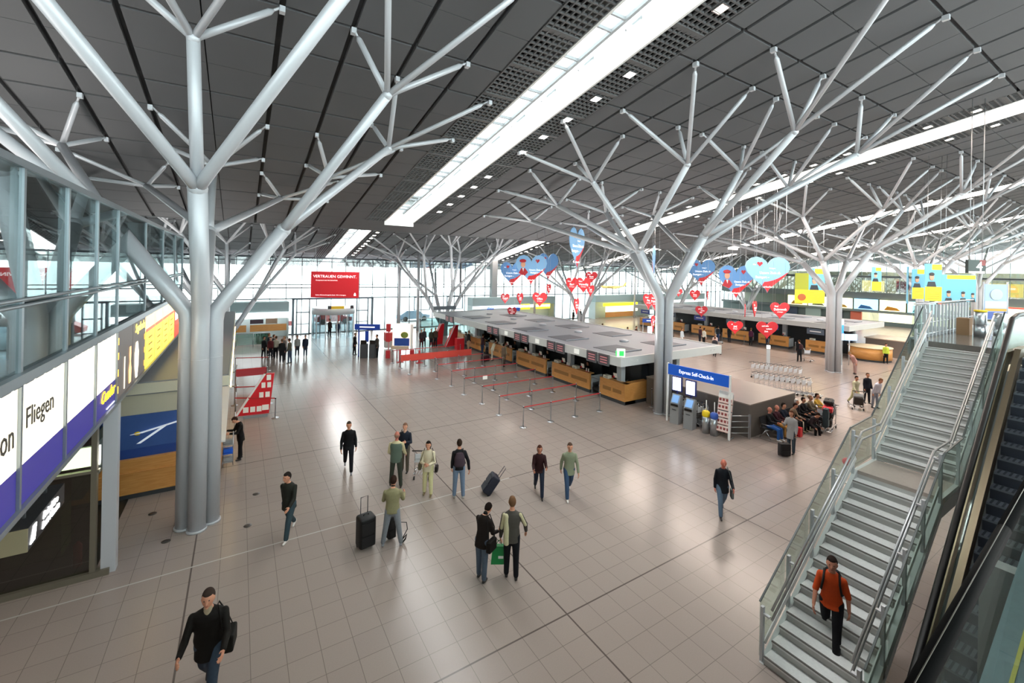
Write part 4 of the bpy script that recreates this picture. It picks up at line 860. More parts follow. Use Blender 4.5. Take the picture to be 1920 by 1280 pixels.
t = thing('yellow_sofa_sign', 'yellow-green bench board beside the white poster stand', 'board', (47.7, 11.2, 0), -YAW); m = M(); m.box(-.5, .5, -.05, .05, .3, .9); m.out('board', ctr('b5ac35'), t); m = M(); m.box(-.5, -.44, -.15, .15, 0, .3); m.box(.44, .5, -.15, .15, 0, .3); m.out('leg', DGREY, t)
t = thing('information_totem', 'hanging blue and white information screens beside the lone tree column', 'display', (41.5, 15.4, 2.0), -YAW)
m = M(); m.box(-.9, .05, -.05, .05, .0, .55, 0); m.box(.15, 1.1, -.05, .05, -.0, .5, 0); m.out('lower_screen', lit('9cc3ea', 1.2), t); m = M(); m.box(-.65, .0, -.05, .05, .6, 1.25); m.out('blue_screen', lit('2f7fe0', 1.2), t); m = M(); m.box(-.65, 0, -.05, .05, 1.25, 1.7); m.out('white_screen', lit('f3f6fa', 1.0), t); m = M(); m.box(-.12, -.04, -.02, .02, -2.0, 0); m.tube((.5, 0, -2.0), (.5, 0, 0), .04); m.out('pole', STEEL, t)
t = thing('queue_sign_post', 'grey sign post standing alone on the floor below the lowest right heart', 'sign post', (34.6, 17.7, 0), -YAW); m = M(); m.box(-.12, .12, -.04, .04, .1, 1.5, 0); m.out('panel', LGREY, t); m = M(); m.box(-.12, .12, -.05, .05, 1.5, 1.75); m.out('white_head', lit('ffffff', 1), t); m = M(); m.box(-.3, .3, -.2, .2, 0, .04); m.out('base', DGREY, t)
# end gallery shops and posters
cols = ['eef6d8', 'f2f5c8', 'f8efcb', 'ecf4d4', '9fd6e2', 'f4f2c2', '8ac0e0', 'f6f0c4', 'e8ecd0', 'f2e7a8']
kinds = ['pale green', 'green and white', 'cream', 'green with red header', 'turquoise', 'yellow', 'blue and white', 'warm cream', 'whitish', 'gold']
for i in range(10):
    y = 6.5+3.15*i; t = thing('backlit_poster', '%s backlit poster on the far end gallery front, number %s from the right' % (kinds[i], ['one', 'two', 'three', 'four', 'five', 'six', 'seven', 'eight', 'nine', 'ten'][i]), 'poster', (79.9, y, 2.25), 0, 'backlit posters on the far end gallery front')
    t['label'] = '%s backlit poster in the row on the far end gallery' % kinds[i]
    m = M(); m.box(-.1, .1, 0, 2.9, 0, 1.55); m.out('panel', lit(cols[i], 1.5), t); m = M(); m.ext([(-.12, .5, .1), (-.12, 2.4, .1), (-.12, 2.0, .7), (-.12, .9, .5)], (-.01, 0, 0)); m.out('picture', ctr(['6a8f3d', '4f8a4a', 'd9b98a', '3f7a3f', '3f9ab0', 'c98a2a', '3a6fa8', 'c9a04a', '9aa07a', 'b98a2a'][i]), t)
    if i in (1, 3): m = M(); m.box(-.12, -.1, 0, 2.9, 1.35, 1.55); m.out('red_header', lit('d8433a', 1), t)
t = thing('shop_interior_light', 'bright cream lit band of the shops under the far end gallery', 'light', (80.6, 8, .2)); m = M(); m.box(0, .1, 6, 20, .4, 1.7); m.out('cream_panel', lit('fff3cf', 1.2), t); m = M(); m.box(0, .1, -2, 5.6, .7, 1.3); m.out('orange_panel', lit('ff9a2a', 1.8), t)
m = M(); m.box(80.6, 80.8, -14, 50, 0, 2.2); struct('wall_shops', m, mat('shop_teal', '5e6d6c', .6))
for i, (y, w, c) in enumerate(((30, 1.8, '3d3f58'), (27.5, 1.4, 'c96a52'), (33, 2.2, '9fb3ae'), (36.5, 2.4, '38465c'))): m = M(); m.box(80.3, 80.58, y, y+w, .4, 2.0); tag(m.out('shop_window_display', ctr(c)), ['dark violet', 'red-brown', 'pale green', 'dark blue'][i]+' shop window panel under the far end gallery', 'shop display')
for i, (y, w, c) in enumerate(((12, 3, 'c9b25e'), (18, 2.4, 'd3c77a'), (22.5, 2, '4a2f36'), (26, 2.8, 'd9c98a'), (8, 2.4, 'b9d0d4'))): m = M(); m.box(84, 84.2, y, y+w, 4.9, 6.6); tag(m.out('lit_office_panel', lit(c, .7)), ['mustard', 'pale yellow', 'dark maroon', 'cream', 'pale blue'][i]+' panel behind the far end gallery glass', 'panel')
# shops along the far facade
def kiosk_shop(x0, x1, lab, parts):
    t = thing('kiosk_shop', lab, 'shop', (x0, 48.2, 0)); w = x1-x0
    m = M(); m.box(0, w, 0, 1.5, 2.55, 3.55); m.out('fascia_box', mat('kiosk_fascia', '98adb0', .5), t)
    m = M(); m.box(0, w, 1.4, 1.5, 0, 2.55); m.box(0, .1, .1, 1.4, 0, 2.55); m.box(w-.1, w, .1, 1.4, 0, 2.55); m.out('back_panel', mat('kiosk_back', 'b9c6c6', .5), t)
    for (a, b, z0, z1, mm, n) in parts: m = M(); m.box(a, b, -.06, .0, z0, z1); m.out(n, mm, t)
    return t
kiosk_shop(-1.0, 4.2, 'pale teal kiosk with white lit band and wooden counters at the far left facade', [(0, 5.2, 2.0, 2.55, lit('ffffff', 3), 'white_light_band'), (.2, 1.6, .75, 1.4, WOOD, 'wooden_counter'), (1.9, 5.0, .75, 1.4, WOOD, 'wooden_counter'), (1.9, 3.0, 1.5, 1.9, ctr('4b3644'), 'dark_picture'), (3.2, 4.2, 1.45, 1.95, ctr('a98f78'), 'brown_picture')])
kiosk_shop(24.6, 37.5, 'pale teal kiosk shop with blue and yellow signs behind the near canopy', [(0, 12, 2.15, 2.5, lit('eef2ff', 1.4), 'white_light_band'), (2.0, 3.0, 1.9, 2.4, BLUE, 'blue_sign'), (6, 7.0, 1.6, 2.4, BLUE, 'blue_sign'), (7.2, 8.6, 1.9, 2.6, lit('f2dc30', .8), 'yellow_sign'), (9.4, 12, 1.9, 2.6, lit('f2dc30', .8), 'yellow_sign')])
kiosk_shop(45.2, 57, 'pale teal kiosk shop with a bright yellow sign and wooden counter, right of the middle', [(1.5, 9, 1.9, 2.35, lit('f6ec28', 1.3), 'yellow_sign'), (2, 9, 1.0, 1.85, lit('fff3d0', 1.4), 'lit_window'), (3.8, 4.2, 1.2, 1.7, DGREY, 'dark_figure_picture'), (2, 8, .2, .95, WOOD, 'wooden_counter')])
kiosk_shop(60, 72, 'pale teal kiosk front at the far right of the glass facade', [(0, 12, 2.1, 2.5, lit('ffffff', 1.4), 'white_light_band')])
# entrance with revolving door
DF = mat('door_frame', '5a6670', .4, .4)
t = thing('revolving_door', 'grey drum-shaped revolving door under the red banner', 'revolving door', (8.2, 47.3, 0))
m = M(); m.lathe([(2.05, 2.35), (2.05, 2.95), (1.9, 2.98)], n=40); m.out('drum_head', mat('drum_grey', 'c9d0d4', .4, .1), t)
for k in range(12):
    a = 2*PI*k/12
    m = M(); m.box(-.04, .04, -.04, .04, 0, 2.35); m.v = [(p[0]+2.0*math.cos(a), p[1]+2.0*math.sin(a), p[2]) for p in m.v]; m.out('drum_post', mat('drum_grey', '9aa3a9'), t)
for k in (0, 1, 4, 5, 6, 7, 10, 11):
    a, b = 2*PI*(k+.0)/12, 2*PI*(k+1)/12
    m = M(); m.ext([(1.98*math.cos(a), 1.98*math.sin(a), .05), (1.98*math.cos(b), 1.98*math.sin(b), .05), (1.98*math.cos(b), 1.98*math.sin(b), 2.35), (1.98*math.cos(a), 1.98*math.sin(a), 2.35)], (.01, .01, 0)); m.out('drum_glass', glassmat('door_glass', 'e4ecef', .08), t)
m = M(); m.box(-1.9, 1.9, -.02, .02, .05, 2.3); m.box(-.02, .02, -1.9, 1.9, .05, 2.3); m.out('door_wing', glassmat('door_glass2', 'eef2f4', .08), t)
m = M(); m.box(-.6, .6, -2.2, -2.1, 2.98, 3.25); m.out('yellow_number_box', YEL, t); m = M(); m.box(-.9, -.6, -2.2, -2.1, 2.98, 3.3); m.box(1.2, 1.5, -2.2, -2.1, 2.98, 3.3); m.out('camera_box', DGREY, t)
for x0, dn in ((5.0, 1), (11.0, 2)):
    m = M(); m.box(x0, x0+.1, 49.7, 49.95, 0, 3.7); m.box(x0+1.2, x0+1.3, 49.7, 49.95, 0, 3.7); m.box(x0, x0+1.3, 49.7, 49.95, 2.25, 2.35); m.box(x0, x0+1.3, 49.7, 49.95, 0, .1); m.box(x0, x0+1.3, 49.7, 49.95, 1.05, 1.12); struct('door_%d' % dn, m, DF)
m = M(); m.box(4.6, 12.8, 49.6, 49.9, 3.62, 3.8); m.box(4.6, 4.8, 49.6, 49.9, 0, 3.7); m.box(12.6, 12.8, 49.6, 49.9, 0, 3.7); struct('trim_9', m, DF)
for (a, b, z) in ((17.6, 19.6, 3.6), (21.8, 24, 3.6)): m = M(); m.box(a, b, 49.7, 49.9, z, z+.08); m.box(a, b, 49.7, 49.9, z-1.5, z-1.42); m.box(b-.08, b, 49.7, 49.9, z-1.5, z); m.box(a, a+.08, 49.7, 49.9, z-1.5, z); struct('trim_10', m, DF)
# parked cars and buses seen through the entrance: plain outdoor masses
for i, (x, y, c, l) in enumerate(((3, 56, 'c7323a', 'red car outside the entrance doors'), (10, 58, 'b8433c', 'dark red car parked outside the doors'), (20, 57, '8fa9c4', 'pale blue car outside the facade'))):
    t = thing('parked_car', l, 'car', (x, y, 0)); m = M(); m.ext([(-2.1, -.85, .3), (2.1, -.85, .3), (2.15, -.85, .8), (1.2, -.85, .9), (.6, -.85, 1.4), (-1.1, -.85, 1.4), (-1.9, -.85, .9), (-2.15, -.85, .75)], (0, 1.7, 0)); m.out('body', ctr(c, .3), t)
    for sx in (-1.3, 1.3):
        for sy in (-.87, .87): m = M(); m.tube((sx, sy-.1, .32), (sx, sy+.1, .32), .32, n=16); m.out('wheel', BLACK, t)
# glass balustrade by the far left
t = thing('glass_barrier', 'green-tinted glass barrier with steel rail at the far left before the facade', 'railing', (-.2, 44.5, 0)); m = M(); m.box(0, 2.6, 0, .03, .1, 1.05); m.out('glass_panel', glassmat('green_glass', '8fb5a6', .12), t); m = M(); m.tube((0, .015, 1.1), (2.6, .015, 1.1), .03); m.out('top_rail', STEEL, t)
for x in (0, 1.3, 2.6): m = M(); m.tube((x, .015, 0), (x, .015, 1.08), .025); m.out('post', STEEL, t)
t = thing('teal_panel_screen', 'pale teal glass screen behind the foot of the rear tree', 'screen', (15.5, 42.1, 0)); m = M(); m.box(0, 6.8, 0, .06, .1, 2.0); m.out('panel', glassmat('teal_glass', 'd0e2e2', .12), t); m = M(); m.box(0, 6.8, -.02, .08, 2.0, 2.06)
for x in (0, 2.2, 4.5, 6.75): m.box(x, x+.05, -.02, .08, 0, 2.0)
m.out('frame', STEEL, t)
# blue and red stands left of centre
t = thing('self_service_sign', 'blue overhead self check-in sign on a post at left of centre', 'sign', (8.7, 35.4, 0), -YAW); m = M(); m.box(-1.0, 1.0, -.06, .06, 2.15, 2.6); m.out('sign_panel', ctr('1f49b8'), t); m = M(); m.box(-.6, .6, -.065, -.06, 2.33, 2.42); m.out('white_text', WL, t); m = M(); m.box(-.7, -.62, -.04, .04, 0, 2.15); m.box(-.15, .1, -.06, .06, 1.2, 2.05); m.out('post', ctr('1f49b8'), t)
for i, (x, y, w) in enumerate(((8.4, 35.1, .5), (9.0, 34.8, .45))):
    t = thing('check_in_terminal', ['left', 'right'][i]+' dark check-in terminal under the distant blue sign', 'kiosk', (x, y, 0), -YAW, 'terminals under the distant blue sign'); m = M(); m.box(-w/2, w/2, -.2, .2, 0, 1.1); m.out('body', mat('terminal_dark', '45484c', .5), t); m = M(); m.ob((0, -.12, 1.2), (w*.9, .1, .4)); m.out('head', BLACK, t)
t = thing('advert_stand', 'tall red, white and blue advert stand with a photo, left of the rear tree', 'advert stand', (10.9, 33.6, 0), -YAW)
m = M(); m.box(-.7, .9, -.02, .04, 1.0, 2.75); m.out('poster', lit('f4d9c8', .7), t); m = M(); m.sph((.25, -.03, 1.85), (.3, .02, .25), 12, 8); m.out('green_figure_picture', ctr('7b8a3a'), t); m = M(); m.box(-.55, .65, -.05, -.03, 1.0, 1.6); m.out('blue_figures_picture', ctr('234c9e'), t); m = M(); m.box(-.75, .6, -.25, .0, .75, .98); m.out('wooden_shelf', ctr('cdb7a0'), t); m = M(); m.box(.75, .9, -.1, .1, 0, 2.7); m.out('white_post', WHITE, t)
for i, (dx, z0, z1) in enumerate(((-1.0, 2.1, 2.7), (-1.0, 1.3, 2.0), (-1.0, 0, .6), (.9, .0, .7))): m = M(); m.box(dx-.18, dx+.12, -.12, .1, z0, z1); m.out('red_panel', ctr('c83038'), t)
m = M(); m.tube((-1.0, 0, 0), (-1.0, 0, 2.7), .05); m.tube((-.3, -.1, 0), (-.3, -.1, .8), .05); m.tube((.4, -.1, 0), (.4, -.1, .8), .03); m.out('post', mat('pink_post', 'd8a0a4', .5), t)
for i, (x, y) in enumerate(((10.4, 32.3), (11.6, 31.4))): m = M(); m.box(x-.06, x+.06, y-.06, y+.06, 0, .95); m.box(x-.25, x+.25, y-.15, y+.15, 0, .03); tag(m.out('red_post', ctr('c4474c')), 'short red and white post in front of the tall advert stand', 'post', 'red posts before the advert stand')
t = thing('orange_trolley', 'small red and white machine left of the tall advert stand', 'machine', (11.3, 38.2, 0)); m = M(); m.box(-.4, .4, -.3, .3, .7, 1.4); m.out('red_body', ctr('cf4a40'), t); m = M(); m.box(-.38, .38, -.28, .28, .1, .7); m.out('white_base', ctr('c9c9c4'), t)
t = thing('overhead_sign', 'dark sign on grey brackets over the far end of the near canopy', 'sign', (16.2, 39.8, 2.95)); m = M(); m.box(-.1, 2.2, -.1, .1, .15, .5); m.out('panel', mat('sign_slate', '4a525a', .5), t); m = M(); m.box(.1, .2, -.05, .05, 0, .15); m.box(1.8, 1.9, -.05, .05, 0, .15); m.out('bracket', STEEL, t)
t = thing('blue_check_in_frame', 'distant blue check-in sign and white terminals right of the yellow kiosk', 'kiosk', (35.4, 29.6, 0), -YAW); m = M(); m.box(-.9, .9, -.05, .05, 2.1, 2.5); m.out('sign_panel', ctr('1f49a8'), t); m = M(); m.box(-.5, .5, -.055, -.05, 2.26, 2.34); m.out('white_text', WL, t); m = M(); m.tube((-.85, 0, 0), (-.85, 0, 2.1), .03); m.tube((.85, 0, 0), (.85, 0, 2.1), .03); m.out('post', STEEL, t); m = M(); m.box(-.35, .05, -.1, .1, 1.0, 1.7); m.out('bright_screen', lit('dce8ff', 1.4), t); m = M(); m.box(-.45, .35, -.15, .15, 0, 1.0); m.out('terminal_body', BLACK, t)
# ================================================================ PEOPLE
def V(*a): return Vector(a)
class Cap:               # union of tapered rounded limbs, welded by a voxel remesh into one continuous skin
    def __init__(s): s.m = M()
    def limb(s, p, q, r0, r1=None, n=12, flat=1.):
        r1 = r0 if r1 is None else r1; p = Vector(p); q = Vector(q); d = (q-p); L = d.length
        if L < 1e-5: return s.ball(p, r0)
        d.normalize(); P = []; R = []
        for t in (-.92, -.7, -.38): P.append(p+d*(t*r0)); R.append(r0*math.sqrt(1-t*t))
        P.append(p); R.append(r0); P.append(q); R.append(r1)
        for t in (.38, .7, .92): P.append(q+d*(t*r1)); R.append(r1*math.sqrt(1-t*t))
        s.m.path(P, R, n, 0, True, flat); return s
    def chain(s, pts, rs, **k):
        for a, b, r0, r1 in zip(pts, pts[1:], rs, rs[1:]): s.limb(a, b, r0, r1, **k)
        return s
    def ball(s, c, r, mat3=None, n=14, k=9):
        old = s.m.T
        if mat3 is not None: s.m.T = Matrix.Translation(Vector(c)) @ mat3.to_4x4(); s.m.sph((0, 0, 0), r, n, k)
        else: s.m.sph(c, r, n, k)
        s.m.T = old; return s
    def loft(s, rings, n=20):          # rings: (centre, rx, ry, rot3)
        ids = []
        for c, rx, ry, R in rings: ids.append([s.m.pt(Vector(c)+R @ V(rx*math.cos(2*PI*k/n), ry*math.sin(2*PI*k/n), 0)) for k in range(n)])
        for a, b in zip(ids, ids[1:]):
            for k in range(n): s.m.face([a[k], a[(k+1) % n], b[(k+1) % n], b[k]], 0, True)
        s.m.face(ids[0][::-1]); s.m.face(ids[-1]); return s
    def out(s, name, ms, parent, vox, weld=True):
        o = s.m.out(name, ms, parent)
        if weld:
            md = o.modifiers.new('r', 'REMESH'); md.mode = 'VOXEL'; md.voxel_size = vox; md.use_smooth_shade = True
            m2 = o.modifiers.new('s', 'SMOOTH'); m2.factor = .5; m2.iterations = 3
            bake(o)
        return o
def rotx(a): return Matrix.Rotation(a, 3, 'X')
def roty(a): return Matrix.Rotation(a, 3, 'Y')
def rotz(a): return Matrix.Rotation(a, 3, 'Z')
SK = mat('skin', 'c98f73', .55, spec=.3); 
POSES = {
 'stand': dict(legs=((4, 2, 1), (-3, 2, 1)), arms=((8, 5, 15), (4, 5, 12))),
 'walk': dict(legs=((24, 10, 0), (-20, 22, 0)), arms=((-20, 5, 18), (24, 5, 25)), lean=4),
 'walk2': dict(legs=((-20, 22, 0), (24, 10, 0)), arms=((24, 5, 25), (-20, 5, 18)), lean=4),
 'sit': dict(legs=((84, 80, 4), (84, 84, 4)), arms=((35, 8, 55), (35, 8, 60)), seat=.45, lean=-4),
}
def person(x, y, head, label, H=1.75, z=0, pose='stand', top='333333', legs='3a4a63', hair='3a2a20', shoes='1c1a19', skin=None, vox=.022, fine=False, arms=None, legp=None, lean=None, look=(0, 0), coat=0, long_hair=False, sleeves=True, bald=False, extra=None, wide=1., skirt=False, group=None, collar=None, vest=None, seat=None, stripes=None):
    """head = compass direction the person faces, degrees from +Y towards +X"""
    P = dict(POSES[pose]); 
    if arms: P['arms'] = arms
    if legp: P['legs'] = legp
    if lean is not None: P['lean'] = lean
    if seat: P['seat'] = seat
    k = H/1.75; t = thing('person', label, 'person', (x, y, z), -math.radians(head), group)
    ln = math.radians(P.get('lean', 2)); sk = SK if not skin else mat('skin_'+skin, skin, .55, spec=.3)
    # legs
    hipz = .93*k; J = {}
    def leg(side, fl, kn, ab):
        h = V(side*.09*k, 0, 0); R = roty(-side*math.radians(ab)) @ rotx(math.radians(fl)); kneep = h + R @ V(0, 0, -.43*k)
        R2 = roty(-side*math.radians(ab)) @ rotx(math.radians(fl-kn)); an = kneep + R2 @ V(0, 0, -.42*k); return h, kneep, an, R2
    LR = [leg(s, *P['legs'][i]) for i, s in enumerate((-1, 1))]
    low = min(l[2].z for l in LR) - .08*k
    if 'seat' in P: hz = P['seat'] + .1*k; low = -hz
    off = V(0, 0, -low); LR = [(a+off, b+off, c+off, R) for a, b, c, R in LR]; pel = off
    B = rotx(-ln); spine = lambda d, f=0, s=0: pel + B @ V(s*k, f*k, d*k)
    sh = [spine(.452, .0, s*.165*wide) for s in (-1, 1)]; neck = spine(.55, .0); 
    Lk = rotz(-math.radians(look[0])) @ rotx(-math.radians(look[1])); hc = neck + B @ (Lk @ V(0, .03*k, .17*k))
    def arm(i, s):
        fl, ab, el = P['arms'][i][:3]; tw = P['arms'][i][3] if len(P['arms'][i]) > 3 else 0
        R = B @ roty(-s*math.radians(ab)) @ rotx(math.radians(fl)); e = sh[i] + R @ V(0, 0, -.29*k)
        R2 = B @ roty(-s*math.radians(ab*.3)) @ rotz(s*math.radians(tw)) @ rotx(math.radians(fl+el)); w = e + R2 @ V(0, 0, -.25*k); return e, w, R2
    AR = [arm(i, s) for i, s in enumerate((-1, 1))]
    b = Cap()
    # torso, neck, head
    b.loft([(spine(-.08), .13*k, .095*k, B), (spine(0), .16*k, .11*k, B), (spine(.1), .145*k, .10*k, B), (spine(.2), .13*k*wide, .095*k, B), (spine(.34), .155*k*wide, .11*k, B), (spine(.43), .17*k*wide, .108*k, B), (spine(.49), .135*k, .09*k, B), (spine(.56), .06*k, .06*k, B)])
    b.limb(neck-V(0, 0, .03*k), hc-V(0, 0, .05*k), .054*k, .05*k)
    HR = B @ Lk
    b.ball(hc, (.08*k, .098*k, .118*k), HR); b.ball(hc+HR @ V(0, .02*k, -.06*k), (.054*k, .065*k, .06*k), HR)
    b.limb(hc+HR @ V(0, .088*k, .015*k), hc+HR @ V(0, .112*k, -.02*k), .011*k, .017*k, n=8)      # nose
    for s in (-1, 1): b.ball(hc+HR @ V(s*.078*k, .0, -.005*k), (.012*k, .022*k, .032*k), HR, 8, 6)
    b.ball(hc+HR @ V(0, .085*k, -.058*k), (.026*k, .014*k, .012*k), HR, 8, 5); b.ball(hc+HR @ V(0, .075*k, -.1*k), (.024*k, .02*k, .018*k), HR, 8, 5)
    for i, s in enumerate((-1, 1)):
        e, w, R2 = AR[i]; b.chain([sh[i], e, w], [.05*k, .04*k, .027*k])
        hd = R2 @ V(0, .0, -1); sd = R2 @ V(0, 1, 0); th = R2 @ V(-s*1., 0, 0)
        pc = w + hd*.05*k; b.loft([(w, .024*k, .02*k, R2), (w+hd*.045*k, .018*k, .04*k, R2), (w+hd*.09*k, .015*k, .04*k, R2)], 12)
        for f in range(4):
            r = sd*((f-1.5)*.021*k); L = (.075, .085, .08, .062)[f]*k; curl = math.radians(25+8*f)
            p0 = w+hd*.085*k+r; p1 = p0 + (hd*math.cos(curl*.5)+th*math.sin(curl*.5))*L*.5; p2 = p1 + (hd*math.cos(curl*1.6)+th*math.sin(curl*1.6))*L*.5
            b.chain([p0, p1, p2], [.0095*k, .0085*k, .0075*k], n=7)
        p0 = w+hd*.03*k+sd*.03*k; p1 = p0+(hd*.6+sd*.7+th*.3).normalized()*.045*k; b.chain([p0, p1, p1+(hd+th*.4).normalized()*.03*k], [.013*k, .011*k, .009*k], n=7)
    for h, kn, an, R2 in LR: b.chain([h, kn, an], [.085*k, .056*k, .038*k])
    bo = b.out('body', sk, t, (.009 if fine else vox)*k)
    # trousers or skirt, shoes
    lm = col(legs) if isinstance(legs, str) else legs
    c = Cap(); c.loft([(spine(-.1), .14*k, .105*k, B), (spine(0), .172*k, .122*k, B), (spine(.08), .16*k, .113*k, B)])
    for h, kn, an, R2 in LR: c.chain([h, kn, an+(kn-an)*.05], [.1*k, .072*k, .058*k])
    c.out('trousers', lm, t, (.014 if fine else vox)*k)
    for i, (h, kn, an, R2) in enumerate(LR):
        s_ = Cap(); ft = R2 if 'seat' not in P else rotx(0); 
        if P['legs'][i][1] < 15 or 'seat' in P: ft = rotx(0)
        bz = an + ft @ V(0, 0, -.045*k); s_.limb(bz+ft @ V(0, -.03*k, 0), bz+ft @ V(0, .12*k, -.005*k), .037*k, .03*k, flat=1.); s_.limb(bz, an, .04*k, .04*k); s_.out('shoe', mat('shoe_'+shoes, shoes, .5), t, .016*k)
    # top garment
    tm = col(top); g = Cap(); cl = coat*k
    wk = .035*k if pose.startswith('walk') else 0
    rings = [(spine(-.06-coat*.9), .178*k+.03*cl, .128*k+.02*cl+wk*1.3, B), (spine(0), .178*k, .128*k, B), (spine(.1), .162*k*wide, .118*k, B), (spine(.2), .15*k*wide, .112*k, B), (spine(.34), .173*k*wide, .127*k, B), (spine(.43), .185*k*wide, .122*k, B), (spine(.49), .155*k*wide, .105*k, B), (spine(.53), .105*k, .08*k, B), (spine(.56), .066*k, .066*k, B)]
    g.loft(rings)
    for i in range(2):
        e, w, R2 = AR[i]; g.limb(sh[i]+V(0, 0, -.005), e, .06*k, .052*k)
        if sleeves: g.limb(e, w+(e-w)*.06, .055*k, .04*k)
        else: pass
    go = g.out('jacket' if sleeves else 'shirt', tm, t, (.014 if fine else vox)*k)
    if vest:
        v = Cap(); v.loft([(c_, rx*1.05, ry*1.07, R_2) for c_, rx, ry, R_2 in rings[:-2]]); v.out('vest', col(vest), t, vox*k)
    if collar:
        m = Cap(); m.limb(neck+B @ V(0, .035*k, -.06*k), neck+B @ V(0, .03*k, .03*k), .062*k, .055*k); m.out('collar', col(collar), t, .016*k)
    # hair
    if not bald:
        hm = Cap(); hm.ball(hc+HR @ V(0, -.026*k, .016*k), (.087*k, .09*k, .116*k), HR); hm.ball(hc+HR @ V(0, .012*k, .075*k), (.066*k, .07*k, .048*k), HR)
        if long_hair: hm.ball(hc+HR @ V(0, -.035*k, -.02*k), (.1*k, .08*k, .13*k), HR); hm.limb(hc+HR @ V(0, -.05*k, 0), neck+B @ V(0, -.07*k, -.08*k), .075*k, .06*k); 
        hm.out('hair', mat('hair_'+hair, hair, .85, spec=.08), t, .016*k)
    else:
        hm = Cap(); hm.ball(hc+HR @ V(0, -.03*k, -.01*k), (.083*k, .08*k, .07*k), HR); hm.out('hair', mat('hair_'+hair, hair, .85, spec=.08), t, .016*k)
    if fine:
        m = M(); old = m.T
        for s in (-1, 1): 
            cc = hc+HR @ V(s*.03*k, .083*k, .018*k); m.sph(tuple(cc), .010*k, 8, 6)
        m.out('eyes', mat('eye', '1e1a18', .3), t); m = M(); p = [hc+HR @ V(u*.024*k, .1*k-abs(u)*.006*k, -.058*k) for u in (-1, 0, 1)]; m.path(p, .004*k, 6); m.out('mouth', mat('lip', '9c5148', .5), t)
    J = dict(t=t, B=B, sh=sh, AR=AR, pel=pel, hc=hc, neck=neck, k=k, spine=spine, LR=LR)
    return J
def shoulder_bag(J, side=1, c='1b1a1a', drop=-.12, size=(.3, .12, .24), strap=True, label=None, cross=False):
    """a bag hanging from a shoulder: held by the person, so a thing of its own, at the person's place"""
    t0 = J['t']; k = J['k']; s = J['spine']; t = thing('shoulder_bag', label, 'bag', tuple(t0.location), t0.rotation_euler.z)
    px = side*(.27); m = Cap(); cpt = s(drop, -.02 if not cross else .1, px)
    m.m.ob(tuple(cpt), (size[1], size[0], size[2])); o = m.m.out('bag_body', col(c), t); md = o.modifiers.new('b', 'BEVEL'); md.width = .03; md.segments = 3; bake(o)
    m = M(); a = s(.56, 0, (side if not cross else -side)*.12); m.path([cpt+V(0, size[0]*.4, size[2]*.5), s(.3, .16, side*.2), a+V(0, .03, .03), a+V(0, -.05, .02), s(.3, -.15, side*.2), cpt+V(0, -size[0]*.4, size[2]*.5)], .014, 6, flat=.5); m.out('strap', col(c), t); return t
def backpack(J, c='4a3a3c', label=None, one=False):
    t0 = J['t']; s = J['spine']; t = thing('backpack', label, 'backpack', tuple(t0.location), t0.rotation_euler.z)
    m = Cap(); m.loft([(s(.1, -.2), .14, .08, J['B']), (s(.14, -.21), .17, .11, J['B']), (s(.36, -.2), .16, .1, J['B']), (s(.5, -.17), .1, .06, J['B'])]); m.out('pack', col(c), t, .018)
    m = M()
    for q in ((-1, 1) if not one else (1,)): m.path([s(.48, -.12, q*.1), s(.56, -.0, q*.11), s(.44, .14, q*.12), s(.25, .135, q*.15), s(.14, -.1, q*.18)], .02, 6, flat=.5)
    m.out('strap', col('24201f'), t); return t
def suitcase(x, y, z, rz, w, d, h, c, label, tilt=0, handle=.4, wheels=True, cat='suitcase'):
    t = thing('suitcase', label, cat, (x, y, z), rz); t.rotation_euler = (tilt, 0, rz) if tilt else (0, 0, rz)
    m = M(); m.box(-w/2, w/2, -d/2, d/2, .05, h); o = m.out('case', mat('case_'+c, c, .6, noise=.15, scale=20), t); md = o.modifiers.new('b', 'BEVEL'); md.width = min(w, d)*.18; md.segments = 4; bake(o, True)
    m = M(); m.box(-w*.4, w*.4, -d/2-.02, -d/2+.02, h*.12, h*.45); m.box(-w*.4, w*.4, -d/2-.02, -d/2+.02, h*.52, h*.85)
    o = m.out('front_pocket', mat('case_'+c, c), t)
    m = M(); m.path([(-w*.15, 0, h-.01), (-w*.15, 0, h+.03), (w*.15, 0, h+.03), (w*.15, 0, h-.01)], .012, 6); m.out('carry_handle', BLACK, t)
    if handle:
        m = M(); m.path([(-w*.22, d*.35, h-.02), (-w*.22, d*.35, h+handle), (w*.22, d*.35, h+handle), (w*.22, d*.35, h-.02)], .011, 8); m.out('pull_handle', mat('handle_grey', '4a4c50', .4, .5), t)
    if wheels:
        for s in (-1, 1): m = M(); m.tube((s*w*.4-.015, d*.35, .04), (s*w*.4+.015, d*.35, .04), .04, n=14); m.out('wheel', BLACK, t)
    return t
def toc(x, y): return math.degrees(math.atan2(-x, -y))      # facing the camera
def away(x, y): return math.degrees(math.atan2(x, y))
